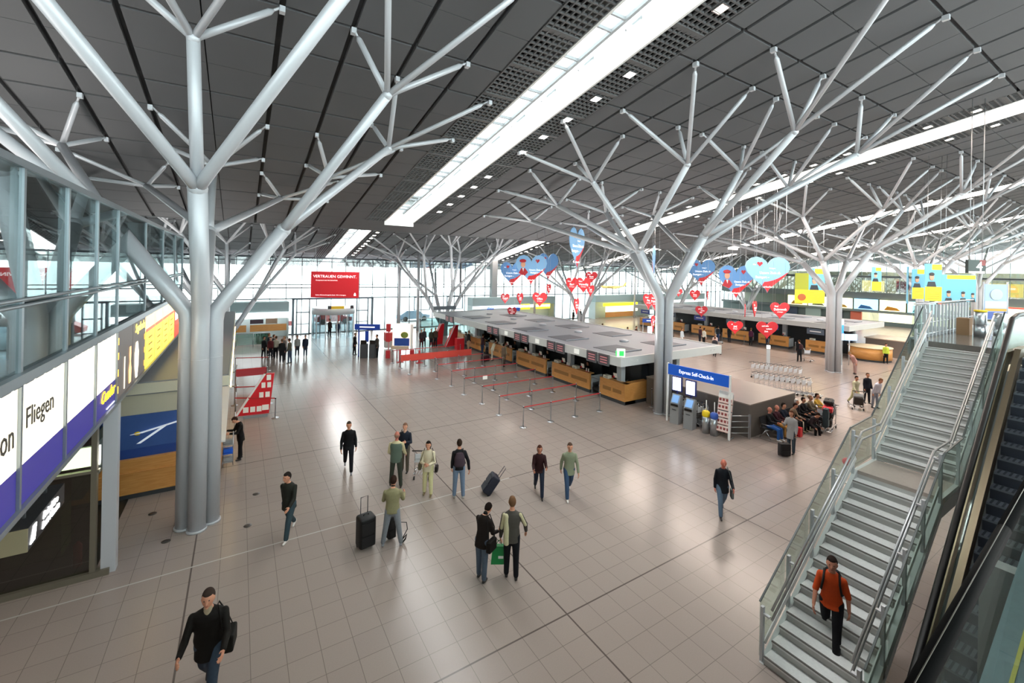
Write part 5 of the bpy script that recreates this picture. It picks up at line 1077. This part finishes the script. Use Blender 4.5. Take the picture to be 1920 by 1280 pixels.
# ---- foreground and middle
a = person(-.33, 8.6, 190, 'person in dark jacket and beige scarf walking at the bottom left edge', H=1.95, wide=1.2, pose='walk', top='15120f', legs='35414f', hair='3a2f2a', fine=True, arms=((30, 14, 50), (28, 14, 62)), collar='a3947c', coat=.12, shoes='222222')
shoulder_bag(a, -1, '14130f', drop=-.02, size=(.34, .14, .28), label='black shoulder bag of the person at the bottom left edge')
a = person(1.21, 12.82, 215, 'person in dark olive jacket and blue-grey jeans walking left, white trainers', H=1.78, pose='walk', top='23241e', legs='33434a', hair='2a2320', shoes='cfcac4', fine=True, look=(20, 5), coat=.08, arms=((30, 12, 40), (-22, 10, 15)))
a = person(3.34, 15.9, away(3.34, 15.9)+178, 'person dressed all in black walking between the tree column and the pair in vests', H=1.8, pose='walk', top='0e0f12', legs='12141b', hair='3c3128', fine=True, coat=.06, shoes='8d8d92', arms=((-6, 12, 30), (6, 12, 30)))
a = person(4.45, 14.0, away(4.45, 14)+12, 'bald person in grey-green vest with cream sleeves and dark trousers, seen from behind', H=1.78, pose='stand', top='c0b48f', legs='3a3f36', hair='8a6b5a', fine=True, bald=True, vest='59665a', coat=.06, shoes='3d332c', skin='b86e5c', arms=((10, 12, 50), (14, 12, 40)), legp=((6, 2, 6), (-4, 2, 6)), wide=1.12)
a = person(5.03, 14.85, toc(5.03, 14.85)+15, 'person in dark patterned blouse facing the bald one, handbag at the hip', H=1.72, pose='stand', top='1f2430', legs='5a5348', hair='7a5a48', fine=True, arms=((15, 12, 95, 30), (10, 10, 60)), shoes='1c1b1a', collar='c9a08a')
shoulder_bag(a, 1, '2a2523', drop=-.02, size=(.26, .13, .2), label='dark patterned handbag of the person facing the bald one', cross=False)
a = person(5.17, 13.0, toc(5.17, 13)+10, 'person with dark bob in cream cardigan and pale yellow trousers', H=1.70, pose='stand', top='cfc3a6', legs='cfc898', hair='1c1613', long_hair=True, fine=True, arms=((18, 10, 75, 35), (18, 10, 80, 35)), coat=.1, shoes='7a6b45', legp=((8, 4, 2), (-2, 2, 2)))
shoulder_bag(a, 1, '5c5540', drop=.0, size=(.24, .1, .2), label='olive bag of the person in the cream cardigan')
shoulder_bag(a, -1, '2a2322', drop=-.08, size=(.24, .1, .18), label='dark bag on the other arm of the person in the cream cardigan')
a = person(3.44, 11.05, away(3.44, 11.05)+8, 'person in olive sweatshirt and light grey jeans seen from behind, feet apart', H=1.78, pose='stand', top='8a8463', legs='80848a', hair='30211b', fine=True, arms=((25, 14, 60), (30, 14, 65)), legp=((2, 1, 9), (2, 1, 9)), collar='16140f', shoes='8c8f94', wide=1.08, look=(0, 15))
suitcase(2.85, 11.35, 0, .15, .42, .36, .82, '0e0e10', 'big black wheeled suitcase left of the person in the olive sweatshirt', handle=.42)
suitcase(3.5, 11.35, 0, .2, .22, .2, .62, '121213', 'black bag standing between the legs of the person in the olive sweatshirt', handle=0, wheels=False, cat='bag')
t = thing('strap_bundle', 'loose black bag strap looping right of the grey jeans', 'strap', (3.72, 11.0, 0)); m = M(); m.path([(0, .1, .05), (.14, .08, .3), (.1, .05, .5), (-.06, .05, .55), (-.12, .08, .3)], .012, 8); m.out('loop', BLACK, t); m = M(); m.path([(0, .05, 0), (.06, .0, .1), (.1, 0, .22), (.0, .02, .12), (-.05, .03, .02)], .02, 8); m.out('loose_end', BLACK, t)
a = person(5.94, 12.35, away(5.94, 12.35)-4, 'person in black top and faded blue jeans holding a tilted suitcase', H=1.8, pose='stand', top='17161a', legs='6d7e94', hair='33271f', fine=True, arms=((6, 8, 20), (-8, 22, 8)), shoes='9b9690', legp=((2, 2, 3), (-2, 2, 3)))
backpack(a, '40323a', 'brown-grey backpack on the person in faded blue jeans', one=True)
suitcase(6.75, 12.15, 0.02, -1.9, .42, .28, .66, '1a1d2c', 'dark blue suitcase tilted on its wheels beside the person in faded jeans', tilt=-.62, handle=.36)
a = person(4.86, 8.8, 62, 'person in dark brown jacket and blue-grey jeans looking down, seen from the side', H=1.74, pose='stand', top='1b1411', legs='515c6b', hair='1d1512', fine=True, look=(0, 42), lean=9, coat=.1, arms=((30, 8, 70), (20, 8, 60)), shoes='1a1817', collar='0f0d0c')
shoulder_bag(a, 1, '14110f', drop=-.02, size=(.3, .12, .26), label='black shoulder bag of the person looking down')
a = person(5.48, 8.5, 30, 'tall person in grey and cream sports jacket seen from behind, holding a green bag', H=1.86, pose='stand', top='4b4741', legs='15171c', hair='6d4f38', fine=True, arms=((6, 10, 10), (18, 26, 12)), shoes='1a1614', coat=.06, wide=1.08)
for s_ in (-1, 1):
    m = Cap(); e, w, R2 = a['AR'][0 if s_ < 0 else 1]; m.limb(a['sh'][0 if s_ < 0 else 1]+V(0, -.035, .02), e+V(0, -.03, 0), .045, .04); m.out('cream_stripe', col('c9c19c'), a['t'], .016)
m = Cap(); m.limb(a['spine'](.45, -.06, -.12), a['spine'](-.1, -.07, -.12), .062, .075); m.out('cream_panel', col('c9c19c'), a['t'], .016)
W0 = a['t'].matrix_basis @ a['AR'][0][1]
t = thing('carrier_bag', 'bright green carrier bag held by the tall person in the grey jacket', 'bag', (5.48, 8.5, 0), a['t'].rotation_euler.z)
wl = a['AR'][0][1]; m = M(); bx, by = wl.x-.03, wl.y; m.ext([(bx-.19, by-.05, .28), (bx+.16, by-.05, .28), (bx+.13, by-.05, .7), (bx-.15, by-.05, .7)], (0, .11, 0)); m.out('bag_body', mat('green_plastic', '0f8a46', .4), t)
m = M(); m.path([(bx-.09, by, .69), (bx-.02, by, wl.z-.09), (bx+.02, by, wl.z-.09), (bx+.08, by, .69)], .008, 6); m.out('handles', mat('green_plastic', '0f8a46'), t); m = M(); m.box(bx-.02, bx+.1, by-.056, by-.05, .42, .48); m.out('white_label', PAPER, t)
a = person(8.21, 11.2, toc(8.2, 11.2)-5, 'person with long brown hair, dark red top and tight dark jeans, walking', H=1.66, pose='walk', top='2c1315', legs='262c3c', hair='4a2c22', long_hair=True, fine=True, arms=((30, 10, 70), (25, 10, 60)), shoes='151313', skin='b5785f')
a = person(8.99, 10.65, toc(9, 10.6)-10, 'person in pale sage jacket and blue jeans walking towards the camera, white trainers', H=1.78, pose='walk2', top='848a72', legs='3a506d', hair='4e3b30', fine=True, coat=.1, shoes='dedad4', arms=((10, 14, 25), (-18, 12, 18)), wide=1.05)
a = person(12.33, 7.55, toc(12.3, 7.5)-12, 'bald person in dark navy jacket and light blue jeans walking alone right of the middle', H=1.72, pose='walk2', top='14181f', legs='5e7186', hair='8b5a4a', bald=True, fine=True, coat=.12, shoes='2e2725', skin='c4705c', arms=((30, 10, 45), (-6, 8, 15)))
shoulder_bag(a, -1, '6f7573', drop=-.22, size=(.22, .08, .26), label='grey bag carried low by the bald person in the navy jacket')
a = person(.12, 18.8, 255, 'person in black coat reading something in hand, right of the nearest tree column', H=1.66, pose='stand', top='130e0d', legs='0f0e10', hair='3a2620', fine=True, look=(0, 35), lean=7, coat=.15, arms=((30, 6, 75), (30, 6, 80)), shoes='151417')
zst = zs(9.35)
a = person(9.3, 3.55, toc(9.3, 3.55)+2, 'person in orange T-shirt and black trousers with backpack straps, coming down the stairs', H=1.78, z=.337, pose='walk', top='c4481a', legs='14151a', hair='2b211d', fine=True, sleeves=False, shoes='2b2024', arms=((-4, 14, 12), (16, 14, 25)), skin='bd8068')
backpack(a, '1f2226', 'dark backpack worn by the person in the orange T-shirt')
a = person(18.99, 8.75, toc(19, 8.75)+20, 'person with brown hair in light grey coat, standing by a small black trolley case', H=1.72, pose='stand', top='a4a2a2', legs='3f4a55', hair='5a3a2a', long_hair=True, coat=.3, vox=.02, arms=((6, 8, 15), (30, 12, 95)), shoes='222222', vest=None)
suitcase(18.45, 8.75, 0, -YAW, .42, .24, .52, '17171a', 'small black trolley case beside the person in the light grey coat', handle=.0)
# ---- seated row by the grey block
def bench(x, y, rz, n, lab):
    t = thing('seat_bench', lab, 'bench', (x, y, 0), rz)
    m = M(); m.tube((-.1, 0, .36), (n*.56, 0, .36), .03); m.out('beam', STEEL, t)
    for i in range(n):
        X = i*.56+.22; m = M(); m.path([(X, -.22, .45), (X, .05, .42), (X, .2, .46)], [.06, .06, .05], 8, flat=1.); m.box(X-.24, X+.24, -.24, .22, .41, .44); m.out('seat', mat('mesh_seat', '3b3e42', .4, .5), t)
        m = M(); m.ext([(X-.24, .2, .46), (X+.24, .2, .46), (X+.24, .32, .86), (X-.24, .32, .86)], (0, .02, .0)); m.out('backrest', mat('mesh_seat', '3b3e42'), t)
    for X in (-.08, n*.28, n*.56): m = M(); m.path([(X, -.25, .62), (X, .2, .62), (X, .24, .36)], .016, 8); m.tube((X, 0, .36), (X, -.22, .02), .02); m.tube((X, 0, .36), (X, .25, .02), .02); m.out('frame', CHROME, t)
    return t
# seated people face -Y, backs to the grey block
bench(19.7, 10.08, 0, 9, 'long steel mesh bench full of seated travellers against the grey block')
sitters = [(20.05, 'seated person in black jacket and bright blue jeans, white shoes, nearest end of the bench', dict(top='14161a', legs='2c5a9e', hair='a07060', bald=True, shoes='d5d8dc', skin='c8806c')),
 (20.65, 'seated person in dark red jumper and tan trousers, second on the bench', dict(top='3c1a24', legs='b98545', hair='a07a60', bald=True, shoes='3a2c22', skin='c8806c')),
 (21.25, 'seated person in navy coat third on the bench', dict(top='1c2434', legs='23314a', hair='1c1513')),
 (21.85, 'seated person in patterned brown top leaning forward, fourth on the bench', dict(top='8a7763', legs='1b1c20', hair='2a1a16', lean=14)),
 (22.45, 'seated grey-haired person in black, fifth on the bench', dict(top='17181c', legs='202126', hair='c9c4c0')),
 (23.1, 'seated person in black with dark hair, sixth on the bench', dict(top='121215', legs='1a1b1f', hair='171210')),
 (23.8, 'seated person in olive-brown jacket, seventh on the bench', dict(top='6f6350', legs='2a2b2e', hair='8a6b55')),
 (24.5, 'person in mustard yellow jacket with dark hair at the far end of the bench', dict(top='c29a3c', legs='3a3c44', hair='2b1a14'))]
for x, lab, kw in sitters: person(x-.15, 10.05, 180, lab, H=1.7, pose='sit', vox=.024, **kw)
person(22.3, 9.5, 200, 'person crouching forward with a red bag in front of the bench', H=1.6, pose='sit', seat=.3, lean=35, top='3a3034', legs='191a1e', hair='2b1c17', vox=.024)
m = M(); m.box(21.2, 21.4, 9.4, 9.62, 0, .4); tag(m.out('red_bag', RED), 'small bright red bag on the floor at the feet of the bench sitters', 'bag')
person(18.7, 11.3, 250, 'person in teal jacket bending behind the magazine rack', H=1.72, pose='stand', lean=30, top='2f5a66', legs='22303a', hair='9a7a66', bald=True, skin='c8806c', vox=.022)
# ---- grey block, fence and luggage carts
m = M(); m.box(0, 4.0, 0, 5.7, 0, 1.42, 0); m.box(-.02, 4.02, -.02, 5.72, 1.42, 1.47, 1); o = m.out('stair_enclosure', [mat('block_side', '6b645e', .5), mat('block_top', '8f857c', .3, noise=.06, scale=2)], loc=(19.08, 10.5, 0)); tag(o, 'large low grey-brown block behind the bench and the kiosk frame', 'enclosure')
t = thing('barrier_fence', 'grey steel bar fence between the kiosk frame and the bench', 'fence', (18.2, 10.9, 0), 0)
for z in (.25, .5, .75, 1.0): m = M(); m.tube((0, 0, z), (.8, -.45, z), .02, n=8); m.out('rail', STEEL, t)
for p in ((0, 0), (.8, -.45)): m = M(); m.box(p[0]-.04, p[0]+.04, p[1]-.04, p[1]+.04, 0, 1.05); m.out('post', STEEL, t)
def make_cart():
    t = thing('luggage_cart', 'x', 'luggage cart')
    m = M(); m.path([(-.28, .25, .18), (-.28, -.35, .14), (.28, -.35, .14), (.28, .25, .18)], .016, 8); m.path([(-.22, .25, .18), (-.22, .3, .95), (-.28, .38, 1.05)], .016, 8); m.path([(.22, .25, .18), (.22, .3, .95), (.28, .38, 1.05)], .016, 8); m.out('frame', CHROME, t)
    m = M(); m.tube((-.3, .38, 1.05), (.3, .38, 1.05), .022); m.out('push_bar', mat('cart_bar', '3a3636', .5), t)
    m = M()
    for i in range(5): m.tube((-.2+.1*i, -.35, .15), (-.2+.1*i, .27, .2), .008, n=6)
    for i in range(3): m.tube((-.22, .26+.02*i, .35+.2*i), (.22, .26+.02*i, .35+.2*i), .008, n=6)
    m.out('grid', STEEL, t)
    m = M(); m.ext([(-.24, .3, .62), (.24, .3, .62), (.22, .27, .9), (-.22, .27, .9)], (0, -.01, 0)); m.out('advert_plate', mat('cart_plate', 'd8dade', .5), t)
    for p in ((-.25, .22), (.25, .22), (0, -.3)): m = M(); m.tube((p[0]-.02, p[1], .06), (p[0]+.02, p[1], .06), .06, n=12); m.out('wheel', BLACK, t)
    return t
c0 = make_cart(); n = 0
rw = [('left', 30.6, 16.4), ('middle', 27.7, 14.6)]
for r, (nm_, x, y) in enumerate(rw):
    for i in range(11):
        lab = 'luggage cart nested in the %s row behind the grey block' % ('rear' if r == 0 else 'front'); g = 'luggage carts nested in the %s row' % ('rear' if r == 0 else 'front')
        if n == 0: c = c0; c['label'] = lab; c['group'] = g; c.location = (x, y, 0)
        else: c = dup(c0, (x+.12*i, y-.25*i, 0), 0, lab, g)
        n += 1
for i in range(6): dup(c0, (18.55, 12.0+.25*i, 0), 0, 'luggage cart nested behind the two kiosks', 'luggage carts nested behind the kiosks')
dup(c0, (5.45, 14.2, 0), 2.6, 'single empty luggage cart between the pair and the person in cream')
# cart loaded with cases
c = dup(c0, (23.0, 9.25, 0), -1.3, 'loaded luggage cart right of the bench'); c.scale = (1.25, 1.25, 1.0); c2 = dup(c0, (23.75, 9.35, 0), -1.5, 'second loaded luggage cart right of the bench')
suitcase(23.25, 9.2, .2, .3, .75, .35, .42, '1f1713', 'dark brown suitcase at the bottom of the loaded cart', handle=0, wheels=False); suitcase(23.35, 9.2, .62, .3, .8, .38, .28, '191819', 'black bag in the middle of the loaded cart', handle=0, wheels=False)
suitcase(23.15, 9.15, .9, .3, .6, .36, .26, 'd02432', 'red suitcase on the loaded cart', handle=0, wheels=False); suitcase(23.75, 9.3, .9, .2, .5, .36, .28, '5b5c60', 'grey bag on top of the loaded cart beside the red suitcase', handle=0, wheels=False)
suitcase(23.5, 9.25, 1.18, .3, .75, .36, .22, '151516', 'black bag topmost on the loaded cart', handle=0, wheels=False); suitcase(22.75, 9.05, .25, .2, .3, .2, .9, '2b3b40', 'dark teal bag hanging at the near side of the loaded cart', handle=0, wheels=False)
# ---- kiosk frame
KB = mat('kiosk_blue', '0f5fd6', .4)
t = thing('kiosk_gantry', 'white-posted gantry with bright blue self check-in banner over two terminals', 'gantry', (17.75, 13.75, 0), math.atan2(-2.95, .25)+0)
L = 2.96
m = M(); m.box(0, L, -.04, .04, 2.28, 2.78); m.out('blue_banner', KB, t); text('Express Self-Check-In', .24, WL, t, (L/2-.05, -.05, 2.52), (PI/2, 0, 0), sx=.8)
for x in (-.03, L+.03): m = M(); m.box(x-.035, x+.035, -.04, .04, 0, 2.82); m.out('post', WHITE, t)
def kiosk(x, y, rz, lab):
    t = thing('check_in_kiosk', lab, 'kiosk', (x, y, 0), rz, 'self check-in terminals under the blue gantry')
    SB = mat('kiosk_silver', '9b9fa3', .4, .4)
    m = M(); m.ext([(-.22, -.2, 0), (-.22, .2, 0), (-.22, .2, 1.32), (-.22, .05, 1.38), (-.22, -.16, .95)], (.44, 0, 0)); m.out('housing', SB, t)
    m = M(); m.ext([(-.16, -.165, 1.0), (.16, -.165, 1.0), (.16, .02, 1.32), (-.16, .02, 1.32)], (0, -.02, .01)); m.out('touch_screen', lit('5d7fa8', .8), t)
    m = M(); m.box(-.17, .17, -.215, -.15, .83, .93); m.out('ticket_slot', BLACK, t); m = M(); m.box(-.1, .1, -.21, -.19, .66, .69); m.out('card_slot', DGREY, t)
    m = M(); m.box(-.03, .03, .05, .12, 1.3, 1.52); m.out('neck', mat('kiosk_navy', '1f2a6a', .4), t)
    m = M(); m.box(-.25, .25, .02, .12, 1.5, 2.22); m.out('display_frame', mat('kiosk_navy', '1f2a6a', .4), t); m = M(); m.box(-.2, .2, .0, .02, 1.56, 2.17); m.out('bright_screen', lit('eef4ff', 2.2), t)
    return t
rk = -PI/2+.15
kiosk(17.85, 13.35, rk, 'left silver self check-in kiosk under the blue gantry, close to the tree column'); kiosk(17.78, 12.55, rk, 'right silver self check-in kiosk under the blue gantry')
def bin2(x, y, c, lab):
    t = thing('waste_bin', lab, 'bin', (x, y, 0)); m = M(); m.lathe([(.16, 0), (.16, .72), (.12, .74)], n=20); m.out('drum', STEEL, t); m = M(); m.lathe([(.13, .72), (.17, .78), (.16, .95), (.1, 1.0)], n=16); m.out('bag_liner', c, t)
    m = M(); m.tube((.02, 0, .95), (.06, .03, 1.45), .02); m.out('tube', PAPER, t)
bin2(17.95, 11.85, YEL, 'steel waste bin with a yellow liner under the blue gantry'); bin2(18.0, 11.48, ctr('3a5fb8'), 'steel waste bin with a blue liner under the blue gantry')
t = thing('magazine_rack', 'tall rack full of pink magazines at the right post of the blue gantry', 'magazine rack', (18.15, 11.1, 0), rk)
m = M()
for x in (-.3, .3): m.bar((x, -.12, .1), (x, .2, 1.9), .03, .03); m.bar((x, -.25, .02), (x, .25, .02), .04, .03)
m.out('frame', STEEL, t)
for q in range(5):
    z = .3+.3*q; m = M(); m.ob((0, -.12+.06*q, z), (.62, .1, .03)); m.out('shelf', mat('rack_pink', 'e2b8b0', .5), t)
    m = M(); m.ext([(-.3, -.17+.06*q, z+.02), (.3, -.17+.06*q, z+.02), (.3, -.1+.06*q, z+.24), (-.3, -.1+.06*q, z+.24)], (0, .02, 0)); m.out('magazines', [mat('mag_pale', 'efdcd4', .6)], t)
    m = M()
    for w_ in range(4): m.ob((-.22+.145*w_, -.165+.06*q+.02, z+.12), (.09, .02, .12))
    m.out('cover_pictures', ctr('9a4a48'), t)
m = M(); m.ext([(-.3, .08, 1.72), (.3, .08, 1.72), (.3, .16, 2.0), (-.3, .16, 2.0)], (0, .02, 0)); m.out('top_card', PAPER, t)
# ---- far people
far = [(1.65, 38.35, 140, '17181c', '1b1c22', 'person in black at the left edge of the waiting group'), (2.08, 37.7, 200, '5a2226', '22242c', 'person in dark red jacket in the waiting group, left half'), (2.44, 37.7, 20, 'b8b3a4', '1c1d22', 'person in pale grey jacket in the middle of the waiting group, back turned'), (2.71, 35.9, 10, '1f1f22', '23252b', 'person in dark coat at the front of the waiting group, nearest'), (3.0, 37.0, 250, '8a7a72', '2a2b33', 'person in beige top in the right half of the waiting group'), (3.2, 35.5, 300, '4e4a3e', '39465c', 'person in olive jacket at the front right of the waiting group'), (3.93, 37.9, 180, '8f8f8c', '2b2e36', 'person in grey jacket left of the pair right of the waiting group'), (4.48, 37.6, 200, '1e2638', '2b3344', 'person in navy jacket right of the pair right of the waiting group'), (2.3, 38.6, 100, '3a2c2a', '202228', 'person in brown at the back of the waiting group'), (2.0, 39.2, 100, '2a2f3a', '202228', 'dark-clad person farthest back in the waiting group'),
 (8.0, 36.6, 120, '121215', '14151a', 'person in long black coat by the distant blue sign'), (9.35, 34.8, 250, '4c4640', '26282c', 'person in brown at the right side of the distant dark terminals'),
 (13.9, 37.2, 190, '3a3032', '4a2228', 'left person of the pair standing behind the queue belts'), (14.3, 37.6, 170, '4a4448', '1c1d22', 'person with brown hair just behind the left pair at the belts'), (14.67, 36.8, 190, '3c3a30', '202228', 'person in dark olive with luggage, right pair behind the belts'), (15.2, 37.1, 200, '4a3a30', '202228', 'brown-haired person at the right of the pairs behind the belts'),
 (17.0, 34.0, 80, '1a1a1c', 'a48a70', 'person in black top and tan trousers at the far desk'), (17.1, 31.6, 80, '3a2228', '23304a', 'person in dark red top and jeans at the fifth desk'), (16.9, 29.6, 100, 'd8d2bc', 'd0ccb8', 'person dressed in cream leaning at the fourth desk'), (16.6, 27.4, 80, '6b5a4a', '4b4036', 'person in long brown coat at the fourth desk'), (17.0, 27.9, 90, 'b9ad92', '3b2a3a', 'person in beige jacket between two desks, next to the brown coat'),
 (35.0, 22.4, 60, '2e3036', '1d1e22', 'person in dark coat walking just beyond the near canopy corner'), (36.3, 23.2, 40, 'c9b0ac', '3a3c44', 'person in pink with a trolley beyond the near canopy corner'), (38.8, 26.0, 100, 'd9d6c9', '18191c', 'person in white shirt and black trousers beyond the near canopy'), (40.5, 27.6, 100, '4a2c33', '2b2f38', 'person in maroon in the far queue'), (42.7, 27.0, 80, '23262c', '2b3c5c', 'dark-dressed person at the far queue under the 29 euro heart'), (43.6, 26.3, 80, '16181c', '1c2432', 'person in black further right in the far queue'), (43.9, 24.2, 80, '4c1f3a', '1c1d22', 'person in purple-red between the two lowest right hearts'), (44.0, 22.6, 80, '2a2c30', '2c3648', 'dark-dressed person right of the lowest heart at the far desks'),
 (39.6, 17.75, 30, '14151b', '15161a', 'person in black with backpack standing left of the lone tree column'), (45.6, 13.9, 240, 'c9d84a', '141518', 'guard in yellow safety vest over black by the round wooden counter'),
 (29.2, 10.2, 215, 'b9b79a', 'c9c79a', 'person in pale green pushing a cart behind the stair balustrade'), (30.3, 10.05, 215, '141722', '1c1f28', 'tall person in dark navy jacket behind the stair balustrade'), (29.6, 9.45, 200, 'c6c8d6', '8a8f9c', 'person in white top leaning on a cart behind the stair balustrade'), (38.5, 13.5, 300, 'c69a92', 'a88a84', 'person in dusty pink bending, alone on the open floor right of the lone tree'),
 (39.0, 46.0, 160, '16171a', '16171a', 'person in black before the far yellow kiosk, left'), (33.2, 30.8, 150, '2c2621', '1e1f24', 'person in dark brown walking before the yellow kiosk shop'), (34.3, 30.6, 170, '4a3028', '1c1c20', 'person in brown beside the black luggage before the yellow kiosk shop'), (32.2, 33.3, 90, '1c2a3c', '1a1b1f', 'person in dark blue at the left of the yellow kiosk shop'), (37.0, 27.2, 180, 'c4ccd2', 'd4d4d4', 'person in white clothes right of the kiosk tree, far off'), (35.7, 27.4, 180, '2a2528', '1a1b1f', 'person in dark clothes immediately right of the kiosk tree, far off'),
 (7.8, 47.0, 150, '3a2c28', '22232a', 'person inside the revolving door, left'), (8.5, 46.6, 190, '23304c', '23283a', 'person in blue with a case coming out of the revolving door'), (41.6, 47.5, 180, '222326', '1b1c20', 'dark figure at the far kiosk counter')]
hs = ['2a1c16', '1c1512', '4a3626', '6a4a34', '8a6e54', '3a2a22']
for i, (x, y, hd, tp, lg, lab) in enumerate(far):
    kw = {}
    if 'pink bending' in lab: kw = dict(lean=35)
    if 'leaning' in lab: kw = dict(lean=22)
    if 'long' in lab: kw['coat'] = .35
    ps = 'walk' if ('walking' in lab or 'pushing' in lab or 'coming' in lab) else 'stand'
    d_ = math.hypot(x, y)
    J = person(x, y, hd, lab, H=1.66+.03*((i*7) % 6), pose=ps, top=tp, legs=lg, hair=hs[i % 6], vox=.026 if d_ < 33 else .034, **kw)
    if 'with backpack' in lab: backpack(J, '3a1f22', 'dark red backpack of the person left of the lone tree column')
    if 'safety vest' in lab: pass
suitcase(16.3, 29.6, 0, .3, .7, .35, .45, '3a1824', 'dark wine-red holdall on the floor at the fourth desk', handle=0, wheels=False)
suitcase(33.9, 29.8, 0, .6, .55, .4, .75, '1a1b20', 'black suitcase standing before the yellow kiosk shop', handle=.3)
dup(c0, (40.4, 17.4, 0), -.8, 'single luggage cart with pale advert plate left of the lone tree column'); dup(c0, (28.5, 9.9, 0), 2.2, 'luggage cart pushed behind the stair balustrade'); dup(c0, (42.0, 26.4, 0), .6, 'luggage cart in the far queue'); dup(c0, (36.0, 22.8, 0), .9, 'luggage cart just beyond the near canopy corner')
suitcase(28.4, 9.8, .25, .4, .6, .4, .5, '2a221e', 'dark brown bag on the cart behind the stair balustrade', handle=0, wheels=False)
m = M(); m.sph((0, 0, 0), .13, 20, 12); tag(m.out('red_balloon', mat('balloon_pink', 'f0454f', .3), loc=(18.0, 6.5, .75)), 'small pinkish red balloon behind the stair balustrade glass', 'balloon'); m = M(); m.tube((18.0, 6.5, 0), (18.0, 6.5, .63), .004, n=5); m.lathe([(.05, 0), (.05, .03)], (18.0, 6.5, 0), 10); m.out('balloon_string', WHITE, bpy.data.objects['red_balloon'], (-18.0, -6.5, -.75))
# desk staff
for i, (y, tp) in enumerate(((20.9, '1a1c24'), (25.2, '14161c'), (29.6, '1c1e26'), (33.6, '20222a'))): person(19.0, y, 268, 'check-in clerk in dark uniform behind the %s desk' % ['second', 'third', 'fourth', 'fifth'][i], H=1.7, pose='sit', top=tp, legs='17181d', hair=hs[i], vox=.03, seat=.5)

# ================================================================ freeze modifiers and lettering in one pass
dg = bpy.context.evaluated_depsgraph_get(); dg.update()
done = []
for o, sm in PENDING: done.append((o, bpy.data.meshes.new_from_object(o.evaluated_get(dg), depsgraph=dg), sm))
let = [(o, bpy.data.meshes.new_from_object(o.evaluated_get(dg), depsgraph=dg)) for o in LETTERS]
for o, me, sm in done:
    o.modifiers.clear(); o.data = me
    if sm: me.polygons.foreach_set('use_smooth', [True]*len(me.polygons))
for o, me in let:
    n = bpy.data.objects.new('lettering', me); COL.objects.link(n); n.parent = o.parent; n.location = o.location; n.rotation_euler = o.rotation_euler; n.scale = o.scale
    bpy.data.objects.remove(o)
